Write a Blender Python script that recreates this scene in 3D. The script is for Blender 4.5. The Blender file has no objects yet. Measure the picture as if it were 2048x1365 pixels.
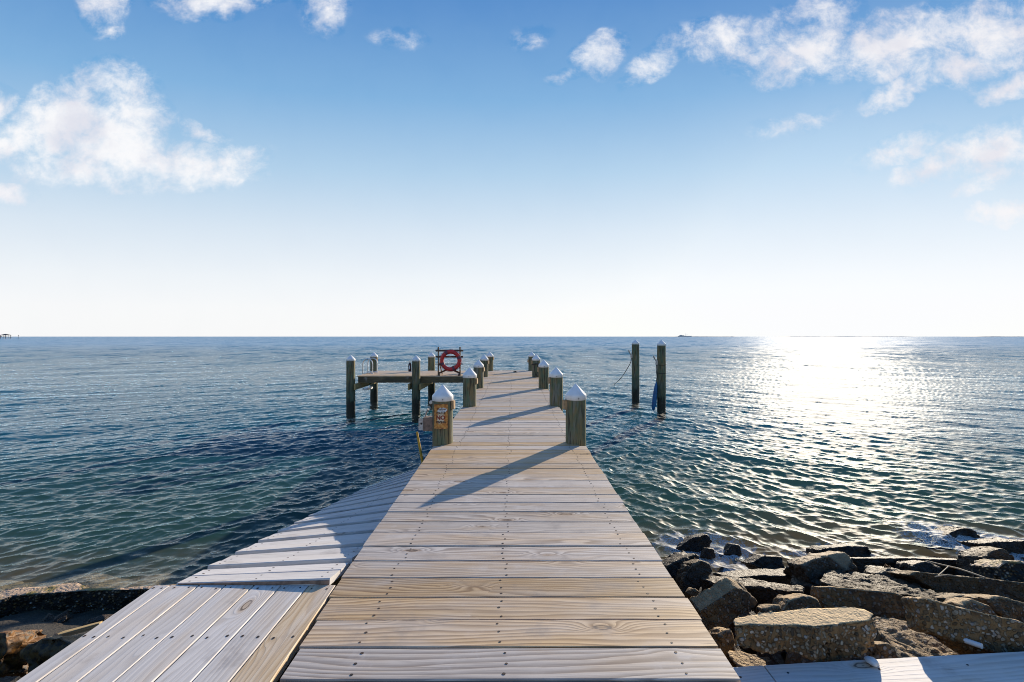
import bpy, bmesh, math, random
import numpy as np
from mathutils import Vector, Matrix, noise as mnoise

R = random.Random(7)
C = bpy.context.scene.collection
scene = bpy.context.scene
F, CX, HY, CZ = 910.0, 1026.0, 673.5, 2.59      # focal length in photo pixels, axis column, horizon row, eye height
DECK = 1.26

# ------------------------------------------------------------------ helpers
def Pd(px, py, d):
    return Vector(((px - CX) * d / F, d, CZ - (py - HY) * d / F))
def Pz(px, py, z):
    return Pd(px, py, F * (CZ - z) / (py - HY))

def empty(name, loc=(0, 0, 0)):
    o = bpy.data.objects.new(name, None)
    o.location = loc
    o.empty_display_size = 0.1
    C.objects.link(o)
    return o
def tag(o, label, cat, group=None, kind=None):
    o['label'] = label
    o['category'] = cat
    if group: o['group'] = group
    if kind: o['kind'] = kind
    return o
def thing(name, label, cat, loc=(0, 0, 0), group=None):
    return tag(empty(name, loc), label, cat, group)

def link_mesh(name, me, parent=None, loc=(0, 0, 0)):
    o = bpy.data.objects.new(name, me)
    C.objects.link(o)
    if parent is not None:
        o.parent = parent
        pl = Vector((0, 0, 0)); q = parent
        while q is not None:
            pl += q.location; q = q.parent
        o.location = Vector(loc) - pl
    else:
        o.location = loc
    return o

class MB:
    """collects shapes for one mesh (world coordinates)"""
    def __init__(s):
        s.v = []; s.f = []; s.m = []; s.gc = []; s.sm = []
    def add(s, vs, fs, mi=0, gc=None, smooth=False):
        n = len(s.v)
        s.v += [tuple(v) for v in vs]
        s.f += [[i + n for i in f] for f in fs]
        s.m += [mi] * len(fs)
        s.sm += [smooth] * len(fs)
        s.gc += gc if gc else [tuple(v) for v in vs]
    def box(s, a, b, mi=0, bev=0.0):
        (x0, y0, z0), (x1, y1, z1) = a, b
        if bev <= 0:
            vs = [(x, y, z) for z in (z0, z1) for y in (y0, y1) for x in (x0, x1)]
            s.add(vs, [(0, 2, 3, 1), (4, 5, 7, 6), (0, 1, 5, 4), (1, 3, 7, 5), (3, 2, 6, 7), (2, 0, 4, 6)], mi)
        else:
            bm = bmesh.new(); bmesh.ops.create_cube(bm, size=1)
            for v in bm.verts:
                v.co = Vector(((x0 + x1) / 2 + v.co.x * (x1 - x0), (y0 + y1) / 2 + v.co.y * (y1 - y0), (z0 + z1) / 2 + v.co.z * (z1 - z0)))
            bmesh.ops.bevel(bm, geom=bm.edges[:], offset=bev, segments=2, affect='EDGES')
            s.bm(bm, mi)
    def bm(s, bm, mi=0, smooth=False):
        bm.verts.index_update()
        s.add([v.co.copy() for v in bm.verts], [[v.index for v in f.verts] for f in bm.faces], mi, smooth=smooth)
        bm.free()
    def tube(s, pts, r, n=10, mi=0, caps=True):
        pts = [Vector(p) for p in pts]
        rs = r if isinstance(r, (list, tuple)) else [r] * len(pts)
        vs = []; up = Vector((0.13, 0.21, 0.97))
        for i, p in enumerate(pts):
            t = (pts[min(i + 1, len(pts) - 1)] - pts[max(i - 1, 0)]).normalized()
            if abs(t.dot(up)) > 0.95: up = Vector((0.9, 0.3, 0.1))
            a = t.cross(up).normalized(); b = t.cross(a).normalized()
            for k in range(n):
                an = 2 * math.pi * k / n
                vs.append(p + (a * math.cos(an) + b * math.sin(an)) * rs[i])
        fs = []
        for i in range(len(pts) - 1):
            for k in range(n):
                k2 = (k + 1) % n
                fs.append((i * n + k, i * n + k2, (i + 1) * n + k2, (i + 1) * n + k))
        s.add(vs, fs, mi, smooth=True)
        if caps:
            s.add(vs[:n], [tuple(range(n))[::-1]], mi)
            s.add(vs[-n:], [tuple(range(n))], mi)
    def lathe(s, prof, cx, cy, n=28, mi=0, wob=None):
        vs = []
        for (r, z) in prof:
            for k in range(n):
                a = 2 * math.pi * k / n
                rr = r * (wob(a, z) if wob else 1)
                vs.append((cx + rr * math.cos(a), cy + rr * math.sin(a), z))
        fs = []
        for i in range(len(prof) - 1):
            for k in range(n):
                k2 = (k + 1) % n
                fs.append((i * n + k, i * n + k2, (i + 1) * n + k2, (i + 1) * n + k))
        s.add(vs, fs, mi, smooth=True)
        s.add(vs[-n:], [tuple(range(n))], mi)
        s.add(vs[:n], [tuple(range(n))[::-1]], mi)
    def build(s, name, mats, parent=None, attrs=None, origin=None):
        if not isinstance(mats, (list, tuple)): mats = [mats]
        vs = np.array(s.v, dtype=np.float64)
        if origin is None:
            lo, hi = vs.min(0), vs.max(0)
            origin = ((lo[0] + hi[0]) / 2, (lo[1] + hi[1]) / 2, lo[2])
        vs = vs - np.array(origin)
        me = bpy.data.meshes.new(name)
        me.from_pydata([tuple(v) for v in vs], [], s.f)
        for m in mats: me.materials.append(m)
        me.polygons.foreach_set('material_index', s.m)
        me.polygons.foreach_set('use_smooth', s.sm)
        a = me.attributes.new('gc', 'FLOAT_VECTOR', 'POINT')
        a.data.foreach_set('vector', np.array(s.gc, dtype=np.float32).ravel())
        for k, val in (attrs or {}).items():
            at = me.attributes.new(k, 'FLOAT', 'POINT')
            at.data.foreach_set('value', np.full(len(s.v), val, dtype=np.float32))
        me.update()
        return link_mesh(name, me, parent, origin)

# ------------------------------------------------------------------ node helpers
def new_mat(name):
    m = bpy.data.materials.new(name); m.use_nodes = True
    nt = m.node_tree
    b = nt.nodes['Principled BSDF']
    return m, nt, b
class N:
    def __init__(s, nt): s.nt = nt
    def n(s, t, **kw):
        x = s.nt.nodes.new(t)
        for k, v in kw.items():
            setattr(x, k, v)
        return x
    def put(s, sock, val):
        if isinstance(val, bpy.types.NodeSocket): s.nt.links.new(val, sock)
        else: sock.default_value = val
    def math(s, op, a, b=None, c=None, clamp=False):
        x = s.n('ShaderNodeMath', operation=op, use_clamp=clamp)
        s.put(x.inputs[0], a)
        if b is not None: s.put(x.inputs[1], b)
        if c is not None: s.put(x.inputs[2], c)
        return x.outputs[0]
    def vmath(s, op, a, b=None, scale=None):
        x = s.n('ShaderNodeVectorMath', operation=op)
        s.put(x.inputs[0], a)
        if b is not None: s.put(x.inputs[1], b)
        if scale is not None: s.put(x.inputs['Scale'], scale)
        return x.outputs['Value'] if op in ('LENGTH', 'DOT_PRODUCT', 'DISTANCE') else x.outputs[0]
    def ss(s, val, a, b, lo=0.0, hi=1.0):
        x = s.n('ShaderNodeMapRange', interpolation_type='SMOOTHSTEP')
        s.put(x.inputs[0], val); s.put(x.inputs[1], a); s.put(x.inputs[2], b); s.put(x.inputs[3], lo); s.put(x.inputs[4], hi)
        return x.outputs[0]
    def lin(s, val, a, b, lo=0.0, hi=1.0):
        x = s.n('ShaderNodeMapRange', interpolation_type='LINEAR')
        s.put(x.inputs[0], val); s.put(x.inputs[1], a); s.put(x.inputs[2], b); s.put(x.inputs[3], lo); s.put(x.inputs[4], hi)
        return x.outputs[0]
    def mix(s, f, a, b, blend='MIX'):
        x = s.n('ShaderNodeMix', data_type='RGBA', blend_type=blend)
        s.put(x.inputs[0], f)
        for i, v in ((6, a), (7, b)):
            s.put(x.inputs[i], v if isinstance(v, bpy.types.NodeSocket) else (*v, 1) if len(v) == 3 else v)
        return x.outputs[2]
    def noise(s, vec, scale, detail=3, rough=0.55, dist=0.0, out=0):
        x = s.n('ShaderNodeTexNoise')
        s.put(x.inputs['Vector'], vec); s.put(x.inputs['Scale'], scale); s.put(x.inputs['Detail'], detail)
        s.put(x.inputs['Roughness'], rough); s.put(x.inputs['Distortion'], dist)
        return x.outputs[out]
    def voro(s, vec, scale, feature='F1', rnd=1.0):
        x = s.n('ShaderNodeTexVoronoi', feature=feature)
        s.put(x.inputs['Vector'], vec); s.put(x.inputs['Scale'], scale); s.put(x.inputs['Randomness'], rnd)
        return x
    def attr(s, name, out='Fac'):
        x = s.n('ShaderNodeAttribute', attribute_name=name)
        return x.outputs[out]
    def ramp(s, val, stops):
        x = s.n('ShaderNodeValToRGB'); e = x.color_ramp.elements
        while len(e) > 1: e.remove(e[-1])
        for i, (p, c) in enumerate(stops):
            el = e[0] if i == 0 else e.new(p)
            el.position = p; el.color = (*c, 1)
        s.put(x.inputs[0], val)
        return x.outputs[0]
    def bump(s, h, strength, dist, normal=None):
        x = s.n('ShaderNodeBump')
        s.put(x.inputs['Height'], h); s.put(x.inputs['Strength'], strength); s.put(x.inputs['Distance'], dist)
        if normal is not None: s.put(x.inputs['Normal'], normal)
        return x.outputs[0]
    def comb(s, x, y, z):
        k = s.n('ShaderNodeCombineXYZ')
        for i, v in enumerate((x, y, z)): s.put(k.inputs[i], v)
        return k.outputs[0]
    def sep(s, v):
        k = s.n('ShaderNodeSeparateXYZ'); s.put(k.inputs[0], v)
        return k.outputs

# ------------------------------------------------------------------ materials
def mat_plank(name, gl, gd, tl, td, knot=1.0, rough=0.6):
    """weathered board: grain lines bending round knots; 'tint' goes from grey (0) to tan (1)"""
    m, nt, b = new_mat(name); k = N(nt)
    u, v, w = k.sep(k.attr('gc', 'Vector'))
    tint = k.attr('tint'); val = k.attr('val')
    low = k.noise(k.comb(k.math('MULTIPLY', u, 0.62), k.math('MULTIPLY', v, 4.2), w), 1.0, 2, 0.45)
    vo = k.voro(k.comb(k.math('MULTIPLY', u, 2.3), k.math('MULTIPLY', v, 6.5), w), 1.0, rnd=0.9)
    kd = vo.outputs['Distance']
    km = k.math('GREATER_THAN', k.sep(vo.outputs['Color'])[0], 0.62)
    kk = k.math('MULTIPLY', km, k.math('EXPONENT', k.math('MULTIPLY', k.math('MULTIPLY', kd, kd), -18.0)))
    f = k.math('ADD', k.math('MULTIPLY', v, 66.0), k.math('MULTIPLY', low, 18.0))
    f = k.math('ADD', f, k.math('MULTIPLY', kk, 7.0 * knot))
    f = k.math('ADD', f, k.math('MULTIPLY', k.noise(k.comb(k.math('MULTIPLY', u, 5), k.math('MULTIPLY', v, 30), w), 1.0, 2), 0.5))
    fr = k.math('FRACT', k.math('MULTIPLY', f, 0.62))
    g = k.math('MULTIPLY', k.ss(fr, 0.15, 0.85), k.ss(fr, 1.0, 0.88))
    fib = k.noise(k.comb(k.math('MULTIPLY', u, 7.0), k.math('MULTIPLY', v, 330.0), w), 1.0, 3, 0.6)
    patch = k.noise(k.comb(k.math('MULTIPLY', u, 1.6), k.math('MULTIPLY', v, 9.0), k.math('ADD', w, 31.0)), 1.0, 3, 0.6)
    tt = k.math('ADD', tint, k.lin(patch, 0.3, 0.7, -0.38, 0.38), clamp=True)
    light = k.mix(tt, gl, tl); dark = k.mix(tt, gd, td)
    bw = k.math('FRACT', k.math('MULTIPLY', w, 7.31))
    ga = k.math('MULTIPLY', k.math('MULTIPLY', g, k.lin(patch, 0.3, 0.75, 0.6, 1.0)), k.lin(bw, 0, 1, 0.6, 1.0))
    thin = k.noise(k.comb(k.math('MULTIPLY', u, 1.1), k.math('MULTIPLY', v, 75.0), k.math('ADD', w, 13.0)), 1.0, 2, 0.5)
    col = k.mix(ga, light, dark)
    col = k.mix(k.ss(fib, 0.42, 0.75, 0, 0.42), col, dark)
    col = k.mix(k.ss(thin, 0.58, 0.68, 0, 0.55), col, dark)
    # knots
    wr = k.noise(k.comb(k.math('MULTIPLY', u, 40), k.math('MULTIPLY', v, 40), w), 1.0, 2)
    kdw = k.math('ADD', kd, k.math('MULTIPLY', k.math('SUBTRACT', wr, 0.5), 0.06))
    col = k.mix(k.math('MULTIPLY', km, k.ss(kdw, 0.20, 0.10, 0, 0.6 * knot)), col, td)
    col = k.mix(k.math('MULTIPLY', km, k.math('MULTIPLY', k.ss(kdw, 0.125, 0.105, 0, 0.8 * knot), k.ss(kdw, 0.07, 0.09))), col, (0.08, 0.055, 0.045))
    col = k.mix(k.math('MULTIPLY', km, k.ss(kdw, 0.035, 0.02, 0, 0.8 * knot)), col, (0.05, 0.04, 0.035))
    # checks (drying cracks)
    ck = k.noise(k.comb(k.math('MULTIPLY', u, 1.7), k.math('MULTIPLY', v, 120.0), k.math('ADD', w, 5.0)), 1.0, 2, 0.5)
    chk = k.ss(ck, 0.72, 0.76)
    col = k.mix(k.math('MULTIPLY', chk, 0.75), col, (0.10, 0.075, 0.065))
    # dirt and whitish bleach
    di = k.noise(k.comb(k.math('MULTIPLY', u, 3.5), k.math('MULTIPLY', v, 3.5), k.math('ADD', w, 77.0)), 1.0, 5, 0.65)
    col = k.mix(k.ss(di, 0.54, 0.74, 0, 0.5), col, (0.25, 0.22, 0.21))
    col = k.mix(k.math('MULTIPLY', k.ss(di, 0.43, 0.25, 0, 0.45), k.math('SUBTRACT', 1.0, k.math('MULTIPLY', tt, 0.8))), col, (0.70, 0.67, 0.66))
    col = k.mix(1.0, col, k.comb(val, val, val), 'MULTIPLY')
    nt.links.new(col, b.inputs['Base Color'])
    b.inputs['Roughness'].default_value = rough
    b.inputs['Specular IOR Level'].default_value = 0.3
    h = k.math('SUBTRACT', k.math('MULTIPLY', fib, 0.6), k.math('ADD', k.math('MULTIPLY', g, 0.4), k.math('MULTIPLY', chk, 1.2)))
    nt.links.new(k.bump(h, 0.5, 0.0016), b.inputs['Normal'])
    return m

M = {}
M['deck'] = mat_plank('weathered_deck_wood', (0.62, 0.555, 0.50), (0.23, 0.185, 0.165), (0.68, 0.475, 0.265), (0.27, 0.155, 0.075))
M['pale'] = mat_plank('pale_deck_wood', (0.66, 0.62, 0.59), (0.52, 0.48, 0.45), (0.66, 0.52, 0.36), (0.45, 0.30, 0.16), 1.0)
M['ramp'] = mat_plank('whitewashed_ramp_wood', (0.62, 0.60, 0.59), (0.50, 0.47, 0.46), (0.56, 0.52, 0.48), (0.40, 0.35, 0.31), 0.5)
M['beam'] = mat_plank('damp_beam_wood', (0.105, 0.095, 0.066), (0.055, 0.05, 0.036), (0.46, 0.33, 0.14), (0.25, 0.16, 0.07), 0.5, 0.75)  # tan end also paints the sunlit yellow of the platform cross beams
M['rack'] = mat_plank('dark_rack_wood', (0.085, 0.06, 0.05), (0.045, 0.033, 0.03), (0.13, 0.075, 0.045), (0.06, 0.036, 0.025), 0.4, 0.6)

def simple(name, col, rough=0.5, metal=0.0, spec=0.5, var=0.0, sc=20, col2=None, bump=0.0):
    m, nt, b = new_mat(name); k = N(nt)
    b.inputs['Roughness'].default_value = rough
    b.inputs['Metallic'].default_value = metal
    b.inputs['Specular IOR Level'].default_value = spec
    tc = k.n('ShaderNodeTexCoord').outputs['Object']
    nz = k.noise(tc, sc, 5, 0.6)
    c2 = col2 or tuple(max(0, c * (1 - var)) for c in col)
    nt.links.new(k.mix(k.ss(nz, 0.4, 0.68), col, c2), b.inputs['Base Color'])
    if bump: nt.links.new(k.bump(nz, bump, 0.004), b.inputs['Normal'])
    return m
M['nail'] = simple('rusty_nail', (0.035, 0.028, 0.026), 0.6, 0.3, col2=(0.09, 0.045, 0.025))
M['cap'] = simple('white_plastic_cap', (0.80, 0.81, 0.83), 0.35, sc=7, col2=(0.69, 0.69, 0.68))
M['screw'] = simple('dark_screw', (0.05, 0.05, 0.055), 0.4, 0.8)
M['block'] = simple('tan_wood_block', (0.42, 0.28, 0.15), 0.7, col2=(0.27, 0.18, 0.10), sc=30)
M['pinkwood'] = simple('pinkish_wood_block', (0.24, 0.16, 0.125), 0.7, col2=(0.13, 0.09, 0.07), sc=24)
M['galv'] = simple('galvanised_metal', (0.50, 0.51, 0.53), 0.42, 0.7, col2=(0.30, 0.26, 0.24), sc=25)
M['alu'] = simple('aluminium_tube', (0.66, 0.68, 0.70), 0.3, 0.85, col2=(0.5, 0.52, 0.55))
M['ring'] = simple('faded_red_ring', (0.60, 0.025, 0.022), 0.45, col2=(0.42, 0.03, 0.035), sc=9)
M['band'] = simple('dull_purple_band', (0.17, 0.045, 0.075), 0.6, col2=(0.11, 0.04, 0.06))
M['rope'] = simple('dark_rope', (0.035, 0.032, 0.032), 0.9, col2=(0.07, 0.06, 0.055), sc=60)
M['blue'] = simple('blue_fender_cover', (0.012, 0.13, 0.32), 0.5, col2=(0.01, 0.075, 0.20), sc=8, bump=0.4)
M['yellow'] = simple('yellow_pole_paint', (0.55, 0.30, 0.02), 0.5, col2=(0.22, 0.20, 0.03), sc=6)
M['canister'] = simple('dark_red_canister', (0.075, 0.022, 0.022), 0.45, col2=(0.04, 0.018, 0.018))
M['white'] = simple('white_plastic', (0.75, 0.77, 0.80), 0.45, var=0.15)
M['far_dark'] = simple('far_dark_timber', (0.045, 0.043, 0.05), 0.8, var=0.2)
M['marsh'] = simple('hazed_dry_marsh_grass', (0.62, 0.58, 0.50), 0.95, col2=(0.54, 0.50, 0.43), sc=0.02)  # grass colour lifted pale to stand in for distance haze
M['ship'] = simple('hazed_ship_paint', (0.62, 0.60, 0.58), 0.6, col2=(0.52, 0.50, 0.47), sc=0.1)  # hull tone lightened, far haze painted into the colour
M['reed'] = simple('dry_reed', (0.42, 0.35, 0.25), 0.8, var=0.3)
M['shell'] = simple('bleached_shell', (0.72, 0.70, 0.68), 0.5, col2=(0.50, 0.46, 0.44), sc=40)
M['iron_letter'] = simple('dark_brown_lettering', (0.035, 0.018, 0.012), 0.6, col2=(0.12, 0.035, 0.012), sc=60)
M['red_letter'] = simple('dark_red_lettering', (0.16, 0.012, 0.008), 0.6, col2=(0.28, 0.05, 0.015), sc=60)

def mat_pile():
    m, nt, b = new_mat('weathered_piling_wood'); k = N(nt)
    geo = k.n('ShaderNodeNewGeometry')
    pos = geo.outputs['Position']
    x, y, z = k.sep(pos)
    st = k.noise(k.comb(k.math('MULTIPLY', x, 38), k.math('MULTIPLY', y, 38), k.math('MULTIPLY', z, 2.2)), 1.0, 4, 0.65)
    pt = k.noise(k.comb(k.math('MULTIPLY', x, 9), k.math('MULTIPLY', y, 9), k.math('MULTIPLY', z, 4.0)), 1.0, 5, 0.65)
    pt2 = k.noise(k.comb(k.math('MULTIPLY', x, 14), k.math('MULTIPLY', y, 14), k.math('ADD', k.math('MULTIPLY', z, 2.6), 40.0)), 1.0, 4, 0.6)
    col = k.mix(k.ss(pt, 0.38, 0.62), (0.20, 0.155, 0.075), (0.11, 0.145, 0.09))
    col = k.mix(k.ss(pt2, 0.52, 0.66, 0, 0.7), col, (0.20, 0.195, 0.17))
    col = k.mix(k.ss(st, 0.48, 0.66, 0, 0.9), col, (0.035, 0.03, 0.022))
    col = k.mix(k.ss(pt2, 0.40, 0.27, 0, 0.75), col, (0.075, 0.04, 0.026))
    ck = k.noise(k.comb(k.math('MULTIPLY', x, 70), k.math('MULTIPLY', y, 70), k.math('MULTIPLY', z, 1.3)), 1.0, 2, 0.5)
    chk = k.ss(ck, 0.66, 0.70)
    col = k.mix(k.math('MULTIPLY', chk, 0.85), col, (0.012, 0.01, 0.009))
    # tide line: teal algae above, black wet zone below
    zz = k.math('ADD', z, k.math('MULTIPLY', k.math('SUBTRACT', pt, 0.5), 0.55))
    col = k.mix(k.ss(zz, 1.15, 0.75, 0, 0.45), col, (0.035, 0.075, 0.06))
    col = k.mix(k.ss(zz, 0.58, 0.40, 0, 0.9), col, (0.016, 0.016, 0.013))
    nt.links.new(col, b.inputs['Base Color'])
    nt.links.new(k.ss(zz, 0.5, 0.35, 0.75, 0.35), b.inputs['Roughness'])
    b.inputs['Specular IOR Level'].default_value = 0.3
    h = k.math('ADD', k.math('MULTIPLY', st, -0.8), k.math('MULTIPLY', chk, -1.2))
    nt.links.new(k.bump(h, 0.7, 0.006), b.inputs['Normal'])
    return m
M['pile'] = mat_pile()

def mat_rock(name):
    m, nt, b = new_mat(name); k = N(nt)
    tc = k.n('ShaderNodeNewGeometry').outputs['Position']
    z = k.sep(tc)[2]
    top = k.attr('top'); tone = k.attr('tone')
    wv = k.vmath('ADD', tc, k.vmath('SCALE', k.noise(tc, 22, 2, out=1), scale=0.03))
    vo = k.voro(wv, 50); vs = k.voro(wv, 150)
    peb = k.sep(vo.outputs['Color'])[0]
    psz = k.ss(vo.outputs['Distance'], 0.58, 0.36)
    n1 = k.noise(tc, 6, 6, 0.65); n2 = k.noise(tc, 24, 5, 0.6); n3 = k.noise(tc, 110, 3, 0.6)
    base = k.mix(k.ss(n1, 0.35, 0.65), (0.28, 0.17, 0.08), (0.13, 0.076, 0.036))
    pc = k.ramp(peb, [(0.0, (0.06, 0.045, 0.032)), (0.3, (0.14, 0.105, 0.07)), (0.5, (0.28, 0.235, 0.18)), (0.7, (0.42, 0.38, 0.33)), (0.82, (0.28, 0.14, 0.06)), (0.9, (0.62, 0.58, 0.54)), (1.0, (0.34, 0.33, 0.35))])
    agg = k.mix(k.math('MULTIPLY', psz, k.math('SUBTRACT', 0.9, k.math('MULTIPLY', tone, 0.9)), clamp=True), base, pc)
    agg = k.mix(k.ss(n2, 0.55, 0.75, 0, 0.6), agg, (0.085, 0.072, 0.055))
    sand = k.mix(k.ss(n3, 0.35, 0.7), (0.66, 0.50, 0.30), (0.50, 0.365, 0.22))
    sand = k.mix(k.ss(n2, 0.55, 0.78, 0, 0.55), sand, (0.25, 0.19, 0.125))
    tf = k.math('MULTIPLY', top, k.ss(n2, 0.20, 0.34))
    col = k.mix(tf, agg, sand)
    mossc = k.mix(k.ss(n3, 0.35, 0.65), (0.19, 0.125, 0.035), (0.075, 0.055, 0.018))
    mossc = k.mix(k.ss(n1, 0.45, 0.6), mossc, (0.075, 0.058, 0.045))
    mf = k.math('MULTIPLY', tone, k.ss(k.math('ADD', n2, k.math('MULTIPLY', tone, 0.35)), 0.45, 0.70))
    col = k.mix(mf, col, mossc)
    dk = k.math('SUBTRACT', 1.0, k.math('MULTIPLY', tone, 0.65), clamp=True)
    col = k.mix(1.0, col, k.comb(dk, k.math('MULTIPLY', dk, 0.95), k.math('MULTIPLY', dk, 0.86)), 'MULTIPLY')
    # tide-wet zone
    zz = k.math('ADD', z, k.math('MULTIPLY', k.math('SUBTRACT', n1, 0.5), 0.5))
    wet = k.ss(zz, 0.80, 0.34)
    col = k.mix(k.math('MULTIPLY', wet, 0.85), col, (0.028, 0.018, 0.013))
    nt.links.new(col, b.inputs['Base Color'])
    nt.links.new(k.lin(wet, 0, 1, 0.85, 0.5), b.inputs['Roughness'])
    b.inputs['Specular IOR Level'].default_value = 0.35
    h = k.math('ADD', k.math('MULTIPLY', psz, k.math('SUBTRACT', 1.0, k.math('MULTIPLY', tf, 0.85))), k.math('MULTIPLY', k.math('ADD', k.math('MULTIPLY', n2, 1.2), k.math('MULTIPLY', n3, 0.5)), k.math('SUBTRACT', 1.0, k.math('MULTIPLY', tf, 0.75))))
    nt.links.new(k.bump(h, 1.0, 0.011), b.inputs['Normal'])
    return m
M['rock'] = mat_rock('concrete_rubble')

def mat_barnacle():
    m, nt, b = new_mat('oyster_crusted_rock'); k = N(nt)
    tc = k.n('ShaderNodeNewGeometry').outputs['Position']
    top = k.attr('top')
    vo = k.voro(tc, 34); peb = k.sep(vo.outputs['Color'])[0]; psz = k.ss(vo.outputs['Distance'], 0.55, 0.2)
    n1 = k.noise(tc, 5, 5, 0.6); n3 = k.noise(tc, 70, 3, 0.6)
    pc = k.ramp(peb, [(0.0, (0.06, 0.042, 0.022)), (0.4, (0.14, 0.09, 0.036)), (0.65, (0.27, 0.155, 0.05)), (0.86, (0.38, 0.30, 0.20)), (1.0, (0.62, 0.56, 0.48))])
    col = k.mix(psz, (0.012, 0.011, 0.009), pc)
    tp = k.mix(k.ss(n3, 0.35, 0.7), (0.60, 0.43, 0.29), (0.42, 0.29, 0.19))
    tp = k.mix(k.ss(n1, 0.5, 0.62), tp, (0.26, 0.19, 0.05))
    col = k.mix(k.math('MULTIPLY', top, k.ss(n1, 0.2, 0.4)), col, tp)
    nt.links.new(col, b.inputs['Base Color'])
    b.inputs['Roughness'].default_value = 0.75
    nt.links.new(k.bump(k.math('MULTIPLY', k.math('ADD', psz, n3), k.math('SUBTRACT', 1.0, k.math('MULTIPLY', top, 0.85))), 1.0, 0.014), b.inputs['Normal'])
    return m
M['barn'] = mat_barnacle()
M['rust_rock'] = simple('rust_stained_rock', (0.17, 0.075, 0.014), 0.6, col2=(0.025, 0.016, 0.01), sc=34, bump=1.0)

def mat_ground():
    m, nt, b = new_mat('dark_shore_mud'); k = N(nt)
    tc = k.n('ShaderNodeNewGeometry').outputs['Position']
    n1 = k.noise(tc, 3, 5); n2 = k.noise(tc, 40, 4)
    y = k.sep(tc)[1]
    col = k.mix(k.ss(n1, 0.35, 0.65), (0.03, 0.025, 0.019), (0.014, 0.012, 0.010))
    col = k.mix(k.ss(n2, 0.5, 0.7, 0, 0.6), col, (0.085, 0.07, 0.052))
    col = k.mix(k.ss(y, 3.8, 4.8), col, k.mix(k.ss(k.noise(tc, 9, 5, 0.6), 0.4, 0.62), (0.17, 0.12, 0.055), (0.06, 0.05, 0.026)))
    gr = k.mix(n2, (0.05, 0.08, 0.025), (0.09, 0.11, 0.04))
    col = k.mix(k.ss(y, 1.2, 0.4), col, gr)
    nt.links.new(col, b.inputs['Base Color']); b.inputs['Roughness'].default_value = 0.8
    nt.links.new(k.bump(n2, 0.8, 0.02), b.inputs['Normal'])
    return m
M['ground'] = mat_ground()

def mat_sign():
    m, nt, b = new_mat('rusted_tin_sign'); k = N(nt)
    g = k.attr('gc', 'Vector')           # sign coordinates in metres, centred
    u, v, w = k.sep(g)
    n1 = k.noise(g, 26, 5, 0.65); n2 = k.noise(g, 90, 3, 0.6)
    e = k.math('MAXIMUM', k.math('DIVIDE', k.math('ABSOLUTE', u), 0.085), k.math('DIVIDE', k.math('ABSOLUTE', v), 0.15))
    e = k.math('ADD', e, k.math('MULTIPLY', k.math('SUBTRACT', n1, 0.5), 0.9))
    col = k.mix(k.ss(n1, 0.35, 0.65), (0.58, 0.30, 0.07), (0.40, 0.13, 0.02))
    col = k.mix(k.ss(e, 0.62, 0.35, 0, 0.85), col, (0.66, 0.60, 0.47))
    col = k.mix(k.ss(e, 0.85, 1.1, 0, 0.9), col, (0.16, 0.05, 0.015))
    col = k.mix(k.ss(n2, 0.6, 0.72, 0, 0.7), col, (0.13, 0.045, 0.015))
    # pale blue-white flaked patch around the first line
    d = k.vmath('LENGTH', k.vmath('MULTIPLY', k.vmath('SUBTRACT', g, (0.018, 0.078, 0)), (16.0, 30.0, 0)))
    d = k.math('ADD', d, k.math('MULTIPLY', k.math('SUBTRACT', n1, 0.5), 0.8))
    col = k.mix(k.ss(d, 1.0, 0.8), col, (0.62, 0.66, 0.70))
    nt.links.new(col, b.inputs['Base Color']); b.inputs['Roughness'].default_value = 0.55
    nt.links.new(k.bump(n1, 0.4, 0.002), b.inputs['Normal'])
    return m
M['sign'] = mat_sign()

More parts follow.
